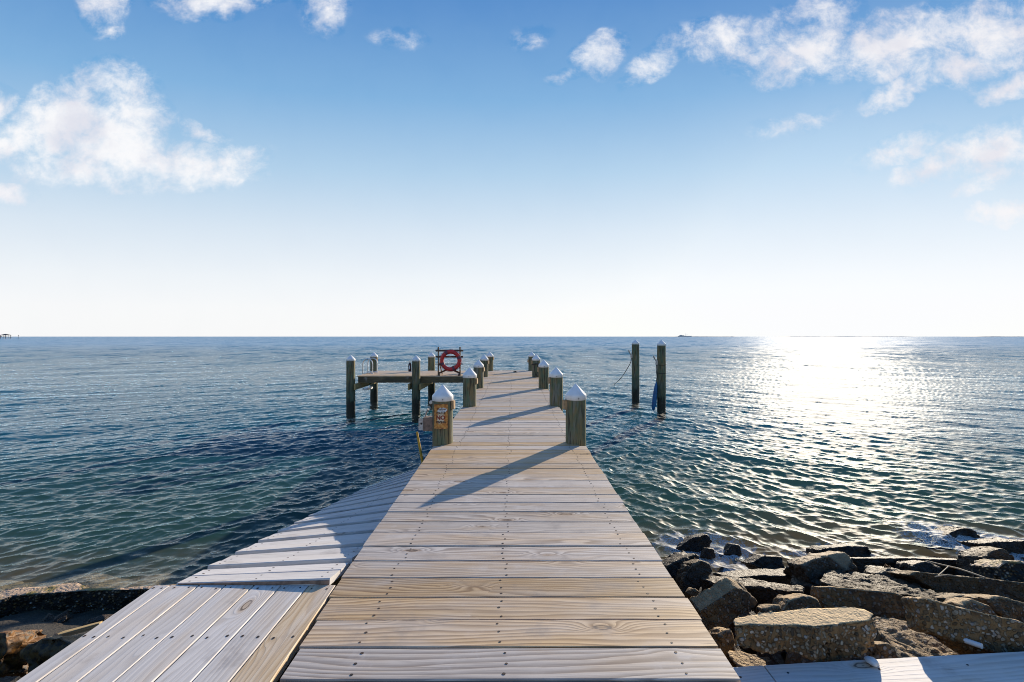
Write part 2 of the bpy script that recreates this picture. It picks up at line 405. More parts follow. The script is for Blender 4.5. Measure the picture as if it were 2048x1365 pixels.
def mat_water():
    m, nt, b = new_mat('choppy_bay_water'); k = N(nt)
    geo = k.n('ShaderNodeNewGeometry'); pos = geo.outputs['Position']
    x, y, z = k.sep(pos)
    p2 = k.comb(x, y, 0.0)
    half = (0.5, 0.5, 0.5)
    a1 = k.vmath('SUBTRACT', k.noise(k.vmath('MULTIPLY', p2, (1.0, 1.3, 1.0)), 4.5, 5, 0.75, out=1), half)
    a2 = k.vmath('SUBTRACT', k.noise(k.vmath('MULTIPLY', p2, (2.4, 1.0, 1.0)), 0.10, 4, 0.85, out=1), half)
    far = k.ss(y, 8.0, 70.0)
    wind = k.noise(k.vmath('MULTIPLY', p2, (0.012, 0.05, 1.0)), 1.0, 3, 0.55)
    amp1 = k.math('MULTIPLY', k.lin(far, 0, 1, 0.42, 0.85), k.lin(wind, 0.3, 0.7, 0.8, 1.2))
    amp2 = k.math('MULTIPLY', far, 1.2)
    pert = k.vmath('ADD', k.vmath('SCALE', a1, scale=amp1), k.vmath('SCALE', a2, scale=amp2))
    pert = k.vmath('MULTIPLY', pert, (1.0, 1.15, 0.0))
    pert = k.vmath('ADD', pert, k.comb(0.0, k.math('MULTIPLY', far, -0.07), 0.0))     # wave fronts running at the shore
    nrm = k.vmath('NORMALIZE', k.vmath('ADD', geo.outputs['Normal'], pert))
    b2 = k.n('ShaderNodeBsdfPrincipled')
    for bb, r0, r1 in ((b, 0.08, 0.19), (b2, 0.48, 0.50)):
        nt.links.new(nrm, bb.inputs['Normal'])
        bb.inputs['Base Color'].default_value = (0, 0, 0, 1)
        bb.inputs['IOR'].default_value = 1.333; bb.inputs['Specular IOR Level'].default_value = 0.5
        nt.links.new(k.lin(far, 0, 1, r0, r1), bb.inputs['Roughness'])
    ms = k.n('ShaderNodeMixShader'); nt.links.new(k.lin(far, 0, 1, 0.30, 0.07), ms.inputs[0])
    nt.links.new(b.outputs[0], ms.inputs[1]); nt.links.new(b2.outputs[0], ms.inputs[2])
    # clear surface: the turbid depth shows through it
    tr = k.n('ShaderNodeBsdfTransparent'); tr.inputs[0].default_value = (0.86, 0.90, 0.90, 1)
    ad = k.n('ShaderNodeAddShader'); nt.links.new(ms.outputs[0], ad.inputs[0]); nt.links.new(tr.outputs[0], ad.inputs[1])
    fa = k.attr('froth')
    n1 = k.noise(p2, 9.0, 5, 0.7); n2 = k.noise(p2, 60.0, 3, 0.7)
    fm = k.math('MULTIPLY', k.ss(k.math('ADD', n1, k.math('MULTIPLY', fa, 0.30)), 0.60, 0.74), k.ss(fa, 0.0, 0.25))
    fm = k.math('MULTIPLY', fm, k.ss(n2, 0.36, 0.60, 0.0, 0.85))
    df = k.n('ShaderNodeBsdfDiffuse'); df.inputs['Color'].default_value = (0.70, 0.70, 0.69, 1)
    mf = k.n('ShaderNodeMixShader'); nt.links.new(fm, mf.inputs[0]); nt.links.new(ad.outputs[0], mf.inputs[1]); nt.links.new(df.outputs[0], mf.inputs[2])
    nt.links.new(mf.outputs[0], nt.nodes['Material Output'].inputs['Surface'])
    return m
M['water'] = mat_water()
def mat_depth():
    m, nt, b = new_mat('turbid_water_depth'); k = N(nt)
    x, y, z = k.sep(k.n('ShaderNodeNewGeometry').outputs['Position'])
    p2 = k.comb(x, y, 0.0)
    sh = k.math('ADD', k.math('SUBTRACT', y, k.ss(x, 0.0, 3.0, 0, 1.2)), k.math('MULTIPLY', k.math('SUBTRACT', k.noise(p2, 0.9, 4, 0.6), 0.5), 3.0))
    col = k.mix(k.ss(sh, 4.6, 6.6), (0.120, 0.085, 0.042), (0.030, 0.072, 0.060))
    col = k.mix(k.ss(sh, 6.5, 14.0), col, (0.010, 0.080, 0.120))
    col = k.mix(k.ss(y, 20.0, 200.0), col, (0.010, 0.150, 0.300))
    nt.links.new(col, b.inputs['Base Color'])
    b.inputs['Roughness'].default_value = 1.0; b.inputs['Specular IOR Level'].default_value = 0.0
    return m
M['depth'] = mat_depth()

# ------------------------------------------------------------------ sun, sky, camera
SUN_AZ, SUN_EL = math.radians(35.0), math.radians(15.5)
EXPO = 0.6
sv = Vector((math.sin(SUN_AZ) * math.cos(SUN_EL), math.cos(SUN_AZ) * math.cos(SUN_EL), math.sin(SUN_EL)))
sl = bpy.data.lights.new('sun', 'SUN'); sl.energy = 5.0; sl.angle = math.radians(0.53); sl.color = (1.0, 0.86, 0.67)
so = bpy.data.objects.new('sun', sl); C.objects.link(so)
so.rotation_euler = (-sv).to_track_quat('-Z', 'Y').to_euler(); so.location = (20, 30, 25)

def srgb(r, g, b):
    f = lambda c: (c / 255 / 12.92) if c / 255 <= 0.04045 else ((c / 255 + 0.055) / 1.055) ** 2.4
    s = 1 / (2 ** EXPO)
    return (f(r) * s, f(g) * s, f(b) * s)

def build_world():
    w = bpy.data.worlds.new('World'); scene.world = w; w.use_nodes = True
    nt = w.node_tree; k = N(nt); bg = nt.nodes['Background']
    d = k.vmath('NORMALIZE', k.n('ShaderNodeTexCoord').outputs['Generated'])
    x, y, z = k.sep(d)
    q = k.math('SQRT', k.math('ADD', k.math('ADD', k.math('MULTIPLY', k.math('MULTIPLY', x, x), 0.35), k.math('MULTIPLY', y, y)), k.math('MULTIPLY', z, z)))
    u = k.math('DIVIDE', z, q)
    grad = k.ramp(u, [(0.0, srgb(253, 254, 255)), (0.06, srgb(252, 253, 255)), (0.124, srgb(243, 248, 253)), (0.218, srgb(220, 234, 247)),
                      (0.335, srgb(178, 211, 238)), (0.46, srgb(124, 178, 225)), (0.595, srgb(76, 140, 206)), (0.8, srgb(52, 112, 182)), (1.0, srgb(42, 94, 166))])
    sky = k.n('ShaderNodeTexSky', sky_type='NISHITA', sun_disc=False)
    sky.sun_elevation = SUN_EL; sky.sun_rotation = SUN_AZ
    sky.altitude = 0; sky.air_density = 1.0; sky.dust_density = 0.6; sky.ozone_density = 2.0
    nsc = k.vmath('MINIMUM', k.vmath('SCALE', sky.outputs[0], scale=0.07), (0.9, 0.9, 0.9))
    col = k.mix(0.07, grad, nsc)
    # clouds: elliptical clusters at fixed directions, broken up by fractal noise
    ys = k.math('MAXIMUM', y, 0.08)
    g2 = k.comb(k.math('DIVIDE', x, ys), k.math('DIVIDE', z, ys), 0.0)
    wv = k.vmath('SUBTRACT', k.noise(g2, 7.0, 4, 0.6, out=1), (0.5, 0.5, 0.5))
    gw = k.vmath('ADD', g2, k.vmath('SCALE', wv, scale=0.085))
    E = [(120, 245, 125, 70, 20, 1.04), (225, 165, 75, 40, 0, 0.71), (225, 295, 120, 75, -10, 1.04), (190, 340, 140, 34, 0, 0.66), (350, 325, 150, 42, -5, 0.90),
         (455, 318, 75, 26, 10, 0.66), (400, 258, 60, 18, -15, 0.45), (250, 215, 90, 50, -20, 0.76),
         (-5, 205, 32, 34, 0, 0.95), (5, 285, 52, 30, -15, 0.95), (5, 385, 58, 20, -5, 0.95),
         (210, 12, 45, 48, 0, 0.74), (220, 62, 30, 20, 0, 0.47), (440, 2, 115, 34, 5, 0.80), (650, 10, 44, 52, -25, 0.56), (790, 75, 55, 22, 0, 0.28),
         (1202, 104, 50, 38, 20, 0.71), (1315, 115, 75, 24, 40, 0.59), (1060, 78, 45, 22, 30, 0.24), (1130, 155, 45, 14, 20, 0.38),
         (1470, 82, 110, 42, 0, 0.67), (1610, 100, 130, 56, 10, 0.76), (1800, 85, 170, 62, 12, 0.88), (1985, 70, 130, 62, 12, 0.84), (1640, 22, 90, 26, 8, 0.59),
         (1590, 145, 70, 24, 20, 0.63), (1940, 130, 120, 40, 10, 0.71), (2015, 175, 70, 28, 15, 0.71),
         (1785, 192, 72, 24, 25, 0.71), (1795, 300, 80, 24, 18, 0.71), (1880, 325, 85, 28, 20, 0.67), (1990, 300, 95, 46, 15, 0.84), (1985, 358, 70, 20, 20, 0.63),
         (2010, 425, 80, 18, 2, 0.80), (1590, 250, 80, 20, 10, 0.34)]
    D = None
    for (px, py, rx, ry, an, s) in E:
        mp = k.n('ShaderNodeMapping', vector_type='TEXTURE')
        k.put(mp.inputs[0], gw)
        mp.inputs[1].default_value = ((px - CX) / F, (HY - py) / F, 0)
        mp.inputs[2].default_value = (0, 0, math.radians(an))
        mp.inputs[3].default_value = (rx * 1.4 / F, ry * 1.4 / F, 1)
        v = k.math('MULTIPLY_ADD', k.vmath('LENGTH', mp.outputs[0]), -s, s)
        D = v if D is None else k.math('MAXIMUM', D, v)
    fb = k.noise(k.vmath('MULTIPLY', g2, (1.0, 1.3, 1.0)), 14.0, 9, 0.66, 0.25)
    fb2 = k.noise(gw, 34.0, 7, 0.65)
    dens = k.math('ADD', k.math('ADD', D, -0.06), k.math('ADD', k.math('MULTIPLY', k.math('SUBTRACT', fb, 0.5), 1.75), k.math('MULTIPLY', k.math('SUBTRACT', fb2, 0.5), 0.62)))
    dens = k.math('MULTIPLY', dens, k.ss(D, 0.0, 0.16))
    al = k.ss(dens, -0.12, 0.84)
    al = k.math('MULTIPLY', al, k.ss(y, 0.1, 0.25))
    shade = k.noise(k.vmath('ADD', g2, (0.02, 0.035, 0)), 9.0, 5, 0.55)
    cc = k.mix(k.ss(shade, 0.40, 0.68), srgb(254, 253, 254), srgb(230, 230, 239))
    cc = k.mix(k.ss(x, 0.2, 0.6, 0, 0.3), cc, srgb(238, 232, 236))
    col = k.mix(k.math('MULTIPLY', al, 0.93), col, cc)
    # below the horizon: dark sea colour
    col = k.mix(k.ss(z, -0.002, -0.03), col, (0.03, 0.07, 0.09))
    nt.links.new(col, bg.inputs[0]); bg.inputs[1].default_value = 1.0
build_world()

cam = bpy.data.cameras.new('camera'); co = bpy.data.objects.new('camera', cam); C.objects.link(co)
co.location = (0, 0, CZ); co.rotation_euler = (math.radians(90), 0, 0)
cam.sensor_width = 36; cam.lens = 36 * F / 2048
cam.shift_x = -2 / 2048; cam.shift_y = -9 / 2048
cam.clip_start = 0.05; cam.clip_end = 60000
scene.camera = co
scene.view_settings.view_transform = 'Standard'; scene.view_settings.look = 'None'
scene.view_settings.exposure = EXPO; scene.view_settings.gamma = 1
scene.view_settings.use_curve_mapping = False
scene.cycles.max_bounces = 6; scene.cycles.diffuse_bounces = 3; scene.cycles.glossy_bounces = 3
scene.cycles.caustics_reflective = False; scene.cycles.caustics_refractive = False
scene.cycles.sample_clamp_direct = 0.65
scene.cycles.pixel_filter_type = 'BLACKMAN_HARRIS'; scene.cycles.filter_width = 1.0
scene.cycles.use_denoising = True
scene.cycles.use_adaptive_sampling = False
scene.cycles.sample_clamp_indirect = 4.0

# ------------------------------------------------------------------ water
def band(L, n, seed, lmin, lmax, ang, spread, slope):
    """periodic random wave field: height and horizontal chop, rms slope normalised"""
    rs = np.random.RandomState(seed)
    kx = np.fft.fftfreq(n, L / n) * 2 * math.pi
    KX, KY = np.meshgrid(kx, kx, indexing='ij')
    K = np.hypot(KX, KY); K[0, 0] = 1e-6
    lam = 2 * math.pi / K
    amp = np.where((lam >= lmin) & (lam < lmax), K ** -2.1, 0)
    th = np.arctan2(KY, KX) - ang
    amp = amp * np.maximum(np.cos(th), 0.02) ** spread
    H = amp * (rs.normal(size=K.shape) + 1j * rs.normal(size=K.shape))
    sx = np.fft.ifft2(1j * KX * H).real; sy = np.fft.ifft2(1j * KY * H).real
    s = slope / math.sqrt((sx ** 2 + sy ** 2).mean())
    h = np.fft.ifft2(H).real * s
    dx = np.fft.ifft2(1j * KX / K * H).real * s; dy = np.fft.ifft2(1j * KY / K * H).real * s
    return L, n, h, dx, dy
def sample(b, X, Y, rot):
    L, n, h, dx, dy = b
    c, s = math.cos(rot), math.sin(rot)
    U = (X * c + Y * s) / L * n; V = (-X * s + Y * c) / L * n
    i0 = np.floor(U).astype(np.int64); j0 = np.floor(V).astype(np.int64)
    fu = U - i0; fv = V - j0
    i0 %= n; j0 %= n; i1 = (i0 + 1) % n; j1 = (j0 + 1) % n
    def bl(a):
        return a[i0, j0] * (1 - fu) * (1 - fv) + a[i1, j0] * fu * (1 - fv) + a[i0, j1] * (1 - fu) * fv + a[i1, j1] * fu * fv
    hh, ax, ay = bl(h), bl(dx), bl(dy)
    return hh, ax * c - ay * s, ax * s + ay * c

def build_water():
    step = 0.8
    pys = np.arange(HY + 0.2, 1420, step)
    d = F * CZ / (pys - HY)
    d = d[d < 14000][::-1]                       # near to far
    d = np.concatenate([d, [16000., 22000.]])
    ns = 1400
    s = np.linspace(-1.4, 1.4, ns)
    Y0 = np.repeat(d[:, None], ns, 1)
    X0 = s[None, :] * (Y0 + 3.0)
    dd = np.maximum(np.gradient(d), 0.004)[:, None] * np.ones_like(X0)
    side = 1 / (1 + np.exp(-(X0 / (Y0 + 4.0)) * 6.0))            # 0 left, 1 right
    Z = np.zeros_like(X0); DX = np.zeros_like(X0); DY = np.zeros_like(X0)
    #       lmin lmax slope spread
    bands = [(0.06, 0.14, 0.170, 1.0), (0.14, 0.30, 0.215, 1.5), (0.30, 0.70, 0.130, 2.6), (0.70, 2.2, 0.060, 4.0), (2.4, 7.0, 0.028, 5.0), (7.0, 40.0, 0.008, 5.0)]
    sd = 11
    for (l0, l1, sl_, sp) in bands:
        fade = np.clip(2.3 - dd / (l1 * 0.9), 0, 1)
        for tr in (0, 1):
            ang = math.radians(-90 + (32 if tr == 0 else -34))    # crests rise to the right on the left, fall on the right
            rot = math.radians(R.uniform(-14, 14))
            b = band(l1 * 15.3, 512, sd, l0, l1, ang - rot, sp, sl_ * 1.18); sd += 1
            h, ax, ay = sample(b, X0, Y0, rot)
            wt = np.sqrt((1 - side) if tr == 0 else side) * fade
            Z += h * wt; DX += ax * wt; DY += ay * wt
    # waves die down in the shallows at the shore
    shore = np.clip((Y0 - 2.2) / 3.5, 0.35, 1)
    gust = 0.85 + 0.3 * np.sin(X0 * 0.21 + 1.3 * np.sin(Y0 * 0.13)) * np.sin(Y0 * 0.09 + 0.7)
    amp = np.minimum(shore, 1) * gust * 0.95
    Z *= amp; DX *= amp; DY *= amp
    X = X0 + DX * 0.95; Y = Y0 + DY * 0.95
    nr = len(d)
    verts = np.stack([X, Y, Z], -1).reshape(-1, 3).astype(np.float32)
    idx = np.arange(nr * ns).reshape(nr, ns)
    q = np.stack([idx[:-1, :-1], idx[:-1, 1:], idx[1:, 1:], idx[1:, :-1]], -1).reshape(-1, 4).astype(np.int32)
    me = bpy.data.meshes.new('water')
    me.vertices.add(len(verts)); me.vertices.foreach_set('co', verts.ravel())
    me.loops.add(q.size); me.loops.foreach_set('vertex_index', q.ravel())
    me.polygons.add(len(q)); me.polygons.foreach_set('loop_start', np.arange(0, q.size, 4, dtype=np.int32))
    me.polygons.foreach_set('use_smooth', np.ones(len(q), dtype=bool))
    me.update(calc_edges=True)
    me.materials.append(M['water'])
    # froth where the water laps the rocks
    from mathutils.kdtree import KDTree
    kd = KDTree(len(FROTH))
    for i, p in enumerate(FROTH): kd.insert(p, i)
    kd.balance()
    fr = np.zeros(len(verts), dtype=np.float32)
    for i in np.nonzero((verts[:, 1] < 6.6) & (np.abs(verts[:, 0]) < 7))[0]:
        v = verts[i]
        dist = kd.find((float(v[0]), float(v[1]), 0.0))[2]
        if dist < 0.36: fr[i] = 1 - dist / 0.36
    at = me.attributes.new('froth', 'FLOAT', 'POINT'); at.data.foreach_set('value', fr)
    o = link_mesh('water', me)
    o['kind'] = 'structure'
    tag(o, 'choppy blue green bay water reaching the horizon', 'water', kind='structure')
mb = MB(); xs_ = [-40000, -300, -40, 40, 300, 40000]; ys_ = [2.5, 30, 300, 3000, 22000]
mb.add([(x, y, -0.28) for y in ys_ for x in xs_], [(j * 6 + i, j * 6 + i + 1, j * 6 + i + 7, j * 6 + i + 6) for j in range(4) for i in range(5)])
tag(mb.build('water_depth', M['depth'], origin=(0, 0, 0)), 'turbid blue green depth seen under the water surface', 'water', kind='structure')

# ------------------------------------------------------------------ ground
def ground_z(y):
    pts = [(-60, 1.1), (0.6, 1.02), (2.00, 1.0), (2.14, 0.62), (3.0, 0.32), (4.4, 0.0), (6, -0.45), (10, -1.1), (60, -2.5), (300, -4)]
    for (a, za), (b_, zb) in zip(pts, pts[1:]):
        if y <= b_: return za + (zb - za) * (y - a) / (b_ - a)
    return pts[-1][1]
def build_ground():
    xs = np.concatenate([np.linspace(-200, -9, 14), np.linspace(-8, 8, 130), np.linspace(9, 200, 14)])
    ys = np.concatenate([np.linspace(-60, 0, 14), np.linspace(0.3, 8, 90), np.linspace(9, 300, 30)])
    vs = []
    for y in ys:
        for x in xs:
            z = ground_z(y)
            if y > 2.2 and y < 9: z += 0.10 * mnoise.fractal(Vector((x * 1.3, y * 1.3, 0)), 0.9, 2, 4)
            vs.append((x, y, z))
    nx = len(xs); fs = [(j * nx + i, j * nx + i + 1, (j + 1) * nx + i + 1, (j + 1) * nx + i) for j in range(len(ys) - 1) for i in range(nx - 1)]
    mb = MB(); mb.add(vs, fs, smooth=True)
    o = mb.build('ground', M['ground'], origin=(0, 0, 0))
    tag(o, 'dark muddy shore ground sloping under the water', 'ground', kind='structure')
build_ground()

# ------------------------------------------------------------------ planks
def plank(name, parent, c00, c10, c11, c01, T, mat, tint=0.2, val=1.0, segs=12, bow=0.0, cup=0.0, nails=(), e=0.004, nrm_up=None, alias_label=None):
    """board with bilinear top c00->c10 (length), c00->c01 (width); thickness T below it"""
    c00, c10, c11, c01 = map(Vector, (c00, c10, c11, c01))
    L = (c10 - c00).length; W = (c01 - c00).length
    nr = (c10 - c00).cross(c01 - c00).normalized()
    if nr.z < 0: nr = -nr
    if nrm_up is not None: nr = Vector(nrm_up)
    sw = R.uniform(0, 900)
    su, svv = R.uniform(0, 50), R.uniform(0, 50)
    flip = R.choice((-1, 1))
    prof = [(0, -T), (0, -e), (e / W, 0), (0.33, cup * 0.8), (0.67, cup * 0.8), (1 - e / W, 0), (1, -e), (1, -T)]
    vs, gc, fs = [], [], []
    n = len(prof)
    ph = R.uniform(0, 6.28)
    edge = R.uniform(0.0, 0.0022)
    for i in range(segs + 1):
        a = i / segs
        wob = edge * math.sin(a * 5 + ph)
        for (b_, h) in prof:
            p = (c00 * (1 - a) + c10 * a) * (1 - b_) + (c01 * (1 - a) + c11 * a) * b_
            p = p + nr * (h + bow * 4 * a * (1 - a)) + (c01 - c00).normalized() * (wob if 0 < i < segs else 0)
            vs.append(p); gc.append((su + a * L, svv + flip * (b_ * W) + (h if h < -0.01 else 0), sw))
    for i in range(segs):
        for j in range(n):
            j2 = (j + 1) % n
            fs.append((i * n + j, (i + 1) * n + j, (i + 1) * n + j2, i * n + j2))
    fs.append(tuple(range(n))); fs.append(tuple(range(segs * n, segs * n + n))[::-1])
    mb = MB()
    # orient faces outward
    mid = sum(vs, Vector()) / len(vs)
    mb.add(vs, fs, 0, gc)
    for (a, b_) in nails:
        a += R.uniform(-0.006, 0.006); b_ += R.uniform(-0.04, 0.04)
        p = (c00 * (1 - a) + c10 * a) * (1 - b_) + (c01 * (1 - a) + c11 * a) * b_ + nr * (bow * 4 * a * (1 - a) + cup * 0.8 + 0.0012)
        ex = (c10 - c00).normalized(); ey = (c01 - c00).normalized()
        r = R.uniform(0.0042, 0.0062)
        ring = [p + (ex * math.cos(t * math.pi / 4) * r * 1.25 + ey * math.sin(t * math.pi / 4) * r) for t in range(8)]
        f = list(range(8))
        if (ring[1] - ring[0]).cross(ring[2] - ring[1]).dot(nr) < 0: f = f[::-1]
        low = [q - nr * 0.002 for q in ring]
        mb.add(ring + low, [f] + [(t, (t + 1) % 8, (t + 1) % 8 + 8, t + 8) for t in range(8)], 1)
    o = mb.build(name, [mat, M['nail']], parent, {'tint': tint, 'val': val})
    bm = bmesh.new(); bm.from_mesh(o.data); bmesh.ops.recalc_face_normals(bm, faces=bm.faces[:]); bm.to_mesh(o.data); bm.free()
    return o

def beam(name, parent, a, b, w, h, tint=0.2, val=1.0, mat=None):
    """timber between two points along its top centre line"""
    a, b = Vector(a), Vector(b)
    dirv = (b - a).normalized(); side = dirv.cross(Vector((0, 0, 1))).normalized() * (w / 2)
    return plank(name, parent, a + side, b + side, b - side, a - side, h, mat or M['beam'], tint, val, segs=6)

# ------------------------------------------------------------------ pier
pier = thing('pier', 'long straight timber pier of crosswise weathered boards running out over the water', 'pier', (0, 9, 0))
def left_edge(y):
    return -0.906 - 0.044 * min(max((y - 1.75) / 0.7, 0), 1) - 0.012 * min(max((y - 2.45) / 2.5, 0), 1)
def right_edge(y):
    return 0.884 - 0.0005 * y
PIL_L = [(-0.88, 5.70), (-0.83, 8.72), (-0.895, 11.82), (-0.955, 15.07), (-0.90, 17.65)]
PIL_R = [(0.786, 5.70), (0.835, 8.80), (0.79, 11.70), (0.76, 14.93), (0.735, 17.80)]
PITCH = 0.1885
NEAR_T = {-1: 0.45, 0: 0.05, 1: 0.66, 2: 0.75, 3: 0.9, 4: 0.4, 5: 0.05, 6: 0.3, 7: 0.0, 8: 0.12, 9: 0.05, 10: 0.0, 11: 0.35, 14: 0.75, 15: 0.55}
k = -6
while True:
    y0 = 1.758 + PITCH * k
    if y0 > 17.75: break
    gap = R.choice((0.004, 0.006, 0.007, 0.009, 0.012)) + R.uniform(-0.001, 0.003)
    ya, yb = y0 + gap / 2, y0 + PITCH - gap / 2
    xl, xr = left_edge(y0) + R.uniform(-0.001, 0.004), right_edge(y0) + R.uniform(-0.006, 0.006)
    for (px_, py_) in PIL_L:
        if abs((ya + yb) / 2 - py_) < 0.20: xl = px_
    for (px_, py_) in PIL_R:
        if abs((ya + yb) / 2 - py_) < 0.20: xr = px_ + 0.02
    z = DECK + R.uniform(-0.002, 0.002)
    sk = R.uniform(-0.0015, 0.0015); tl = R.uniform(-0.002, 0.002)
    tint = NEAR_T.get(k, R.choice((0.0, 0.1, 0.2, 0.3, 0.45, 0.6, 0.75, 0.9)))
    nails = []
    Lx = xr - xl
    for nx in (-0.66 + R.uniform(-.02, .02), -0.05 + R.uniform(-.02, .02), 0.70 + R.uniform(-.02, .02)):
        for b_ in (0.16, 0.5, 0.84): nails.append(((nx - xl) / Lx, b_))
    if k > 60: nails = nails[::3]
    plank('plank', pier, (xl, ya + sk, z), (xr, ya - sk, z), (xr, yb - sk, z + tl), (xl, yb + sk, z + tl), 0.038, M['deck'],
          tint, R.uniform(0.76, 1.05), segs=10, bow=R.uniform(-0.001, 0.0025), cup=R.uniform(-0.0008, 0.0015), nails=nails)
    k += 1
PIER_END = 1.758 + PITCH * k
for x in (-0.68, -0.05, 0.68):
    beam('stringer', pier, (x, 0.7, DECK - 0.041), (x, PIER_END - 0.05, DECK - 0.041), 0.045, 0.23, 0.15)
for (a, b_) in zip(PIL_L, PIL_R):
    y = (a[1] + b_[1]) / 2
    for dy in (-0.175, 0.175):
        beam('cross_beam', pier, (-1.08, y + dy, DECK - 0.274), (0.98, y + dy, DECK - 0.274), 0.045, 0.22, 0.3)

# ------------------------------------------------------------------ pilings
def cap_prof(z, r):
    return [(r * 1.0, z - 0.002), (r * 1.03, z), (r * 1.03, z + 0.052), (r * 1.0, z + 0.064), (r * 0.80, z + 0.092), (r * 0.52, z + 0.130), (r * 0.26, z + 0.166), (r * 0.10, z + 0.187), (r * 0.03, z + 0.194), (0.001, z + 0.196)]
def piling(label, x, y, ztop, r, group, block=None, screw=True, zbot=-1.8):
    t = thing('piling', label, 'piling', (x, y, zbot), group)
    sd = R.uniform(0, 99)
    def wob(a, z):
        return 1 + 0.022 * mnoise.noise(Vector((math.cos(a) * 2 + sd, math.sin(a) * 2, z * 1.1))) + 0.012 * mnoise.noise(Vector((math.cos(a) * 9 + sd, math.sin(a) * 9, z * 0.6)))
    mb = MB()
    zs = np.linspace(zbot, ztop, 26)
    mb.lathe([(r * (1.0 + 0.018 * (ztop - z)), z) for z in zs], x, y, 40, 0, wob)
    mb.build('post', M['pile'], t)
    mc = MB(); mc.lathe(cap_prof(ztop - 0.015, r * 1.02), x, y, 40)
    cp = mc.build('cap', M['cap'], t)
    if screw:
        for an in (-1.52 + R.uniform(-.1, .1), 2.4):
            ms = MB()
            c = Vector((x + math.cos(an) * r * 1.05, y + math.sin(an) * r * 1.05, ztop + 0.008))
            dv = Vector((math.cos(an), math.sin(an), 0))
            ms.tube([c - dv * 0.004, c + dv * 0.004], 0.0065, 8)
            ms.build('screw', M['screw'], cp)
    if block:
        an, zb, hb, wb = block
        dv = Vector((math.cos(an), math.sin(an), 0)); tv = Vector((-dv.y, dv.x, 0))
        mb2 = MB(); bm = bmesh.new(); bmesh.ops.create_cube(bm, size=1)
        for v in bm.verts:
            v.co = Vector((x, y, zb)) + dv * (r + 0.012 + v.co.x * 0.034) + tv * (v.co.y * wb) + Vector((0, 0, v.co.z * hb))
        bmesh.ops.bevel(bm, geom=bm.edges[:], offset=0.005, segments=2, affect='EDGES')
        mb2.bm(bm); mb2.build('side_block', M['block'], t)
    return t
GP = 'pilings along both edges of the pier'
PT = DECK + 0.555
names = ['nearest', 'second', 'third', 'fourth', 'farthest']
LL = ['piling with white cone cap carrying the rusty warning sign', 'second white capped piling along the left pier edge, just behind the sign piling',
      'third white capped piling along the left pier edge, right of the red ring', 'fourth white capped piling along the left pier edge, one before the pier end',
      'white capped piling at the far left corner of the pier']
RL = ['nearest white capped piling on the right pier edge, casting the longest shadow', 'second white capped piling from the front along the right pier edge',
      'third white capped piling from the front along the right pier edge', 'white capped piling on the right pier edge wrapped with black rope',
      'white capped piling at the far right corner of the pier']
for i, (x, y) in enumerate(PIL_L):
    piling(LL[i], x, y, PT + R.uniform(-0.01, 0.01), 0.126 + 0.002 * i, GP, (math.radians(-12), PT - 0.075, 0.105, 0.07), zbot=-1.8)
for i, (x, y) in enumerate(PIL_R):
    piling(RL[i], x, y, PT + R.uniform(-0.01, 0.01), 0.125 + 0.002 * i, GP, (math.radians(188), PT - 0.075 if i < 4 else PT - 0.18, 0.105, 0.07), zbot=-1.8)
# rope wrapped round the fourth right piling
mb = MB(); x, y = PIL_R[3]
pts = [(x + 0.147 * math.cos(a), y + 0.147 * math.sin(a), PT - 0.14 + 0.012 * a / 6.28 + 0.01 * math.sin(a * 3)) for a in np.linspace(0, 6.28 * 2.2, 60)]
mb.tube(pts, 0.013, 8)
for dx_ in (-0.05, 0.03):
    mb.tube([(x + dx_, y - 0.145, PT - 0.15), (x + dx_ * 1.4, y - 0.152, PT - 0.30), (x + dx_ * 0.6, y - 0.149, PT - 0.45), (x + dx_ * 1.2, y - 0.152, DECK + 0.02)], 0.011, 8)
tag(mb.build('rope', M['rope']), 'black rope wound round the fourth right piling with hanging ends', 'rope')

# ------------------------------------------------------------------ side platform (end of the pier)
plat = thing('platform', 'side platform at the pier end carrying the red life ring', 'platform', (-3.2, 16.6, 0))
PX0, PX1, PY0, PY1 = -5.28, -0.965, 15.44, 17.72
npl = 12; w = (PY1 - PY0) / npl
for i in range(npl):
    y0 = PY0 + i * w
    plank('plank', plat, (PX0 + R.uniform(-.01, .01), y0 + 0.003, DECK), (PX1, y0 + 0.003, DECK), (PX1, y0 + w - 0.004, DECK), (PX0 + R.uniform(-.01, .01), y0 + w - 0.004, DECK),
          0.038, M['deck'], R.choice((0.45, 0.6, 0.75, 0.9)), R.uniform(0.95, 1.08), segs=8)
for y in (PY0 + 0.03, PY0 + 0.78, PY0 + 1.53, PY1 - 0.03):
    beam('joist', plat, (PX0 + 0.02, y, DECK - 0.041), (PX1, y, DECK - 0.041), 0.045, 0.20, 0.15, 0.8)
for x in (-5.44, -3.27):
    for dx_ in ((-0.19, 0.19) if x > -4 else (0.19,)):
        beam('cross_beam', plat, (x + dx_, PY0 - 0.36, DECK - 0.243), (x + dx_, 18.25, DECK - 0.243), 0.05, 0.20, 1.0, 1.1)  # yellow sunlight on the beam sides put into tint and brightness
GS = 'tall pilings under the side platform'
piling('white capped piling at the front left corner of the side platform', -5.44, 15.26, 1.26 + 0.53, 0.142, GS)
piling('white capped piling at the middle of the side platform front, beside dark canister', -3.25, 15.26, 1.26 + 0.52, 0.138, GS)
piling('white capped piling behind the swim ladder at the platform rear', -5.50, 18.0, 1.26 + 0.53, 0.142, GS, (math.radians(-25), 1.26 + 0.43, 0.12, 0.08))
piling('white capped piling at the platform rear, left of the red ring', -3.22, 18.0, 1.26 + 0.53, 0.138, GS)

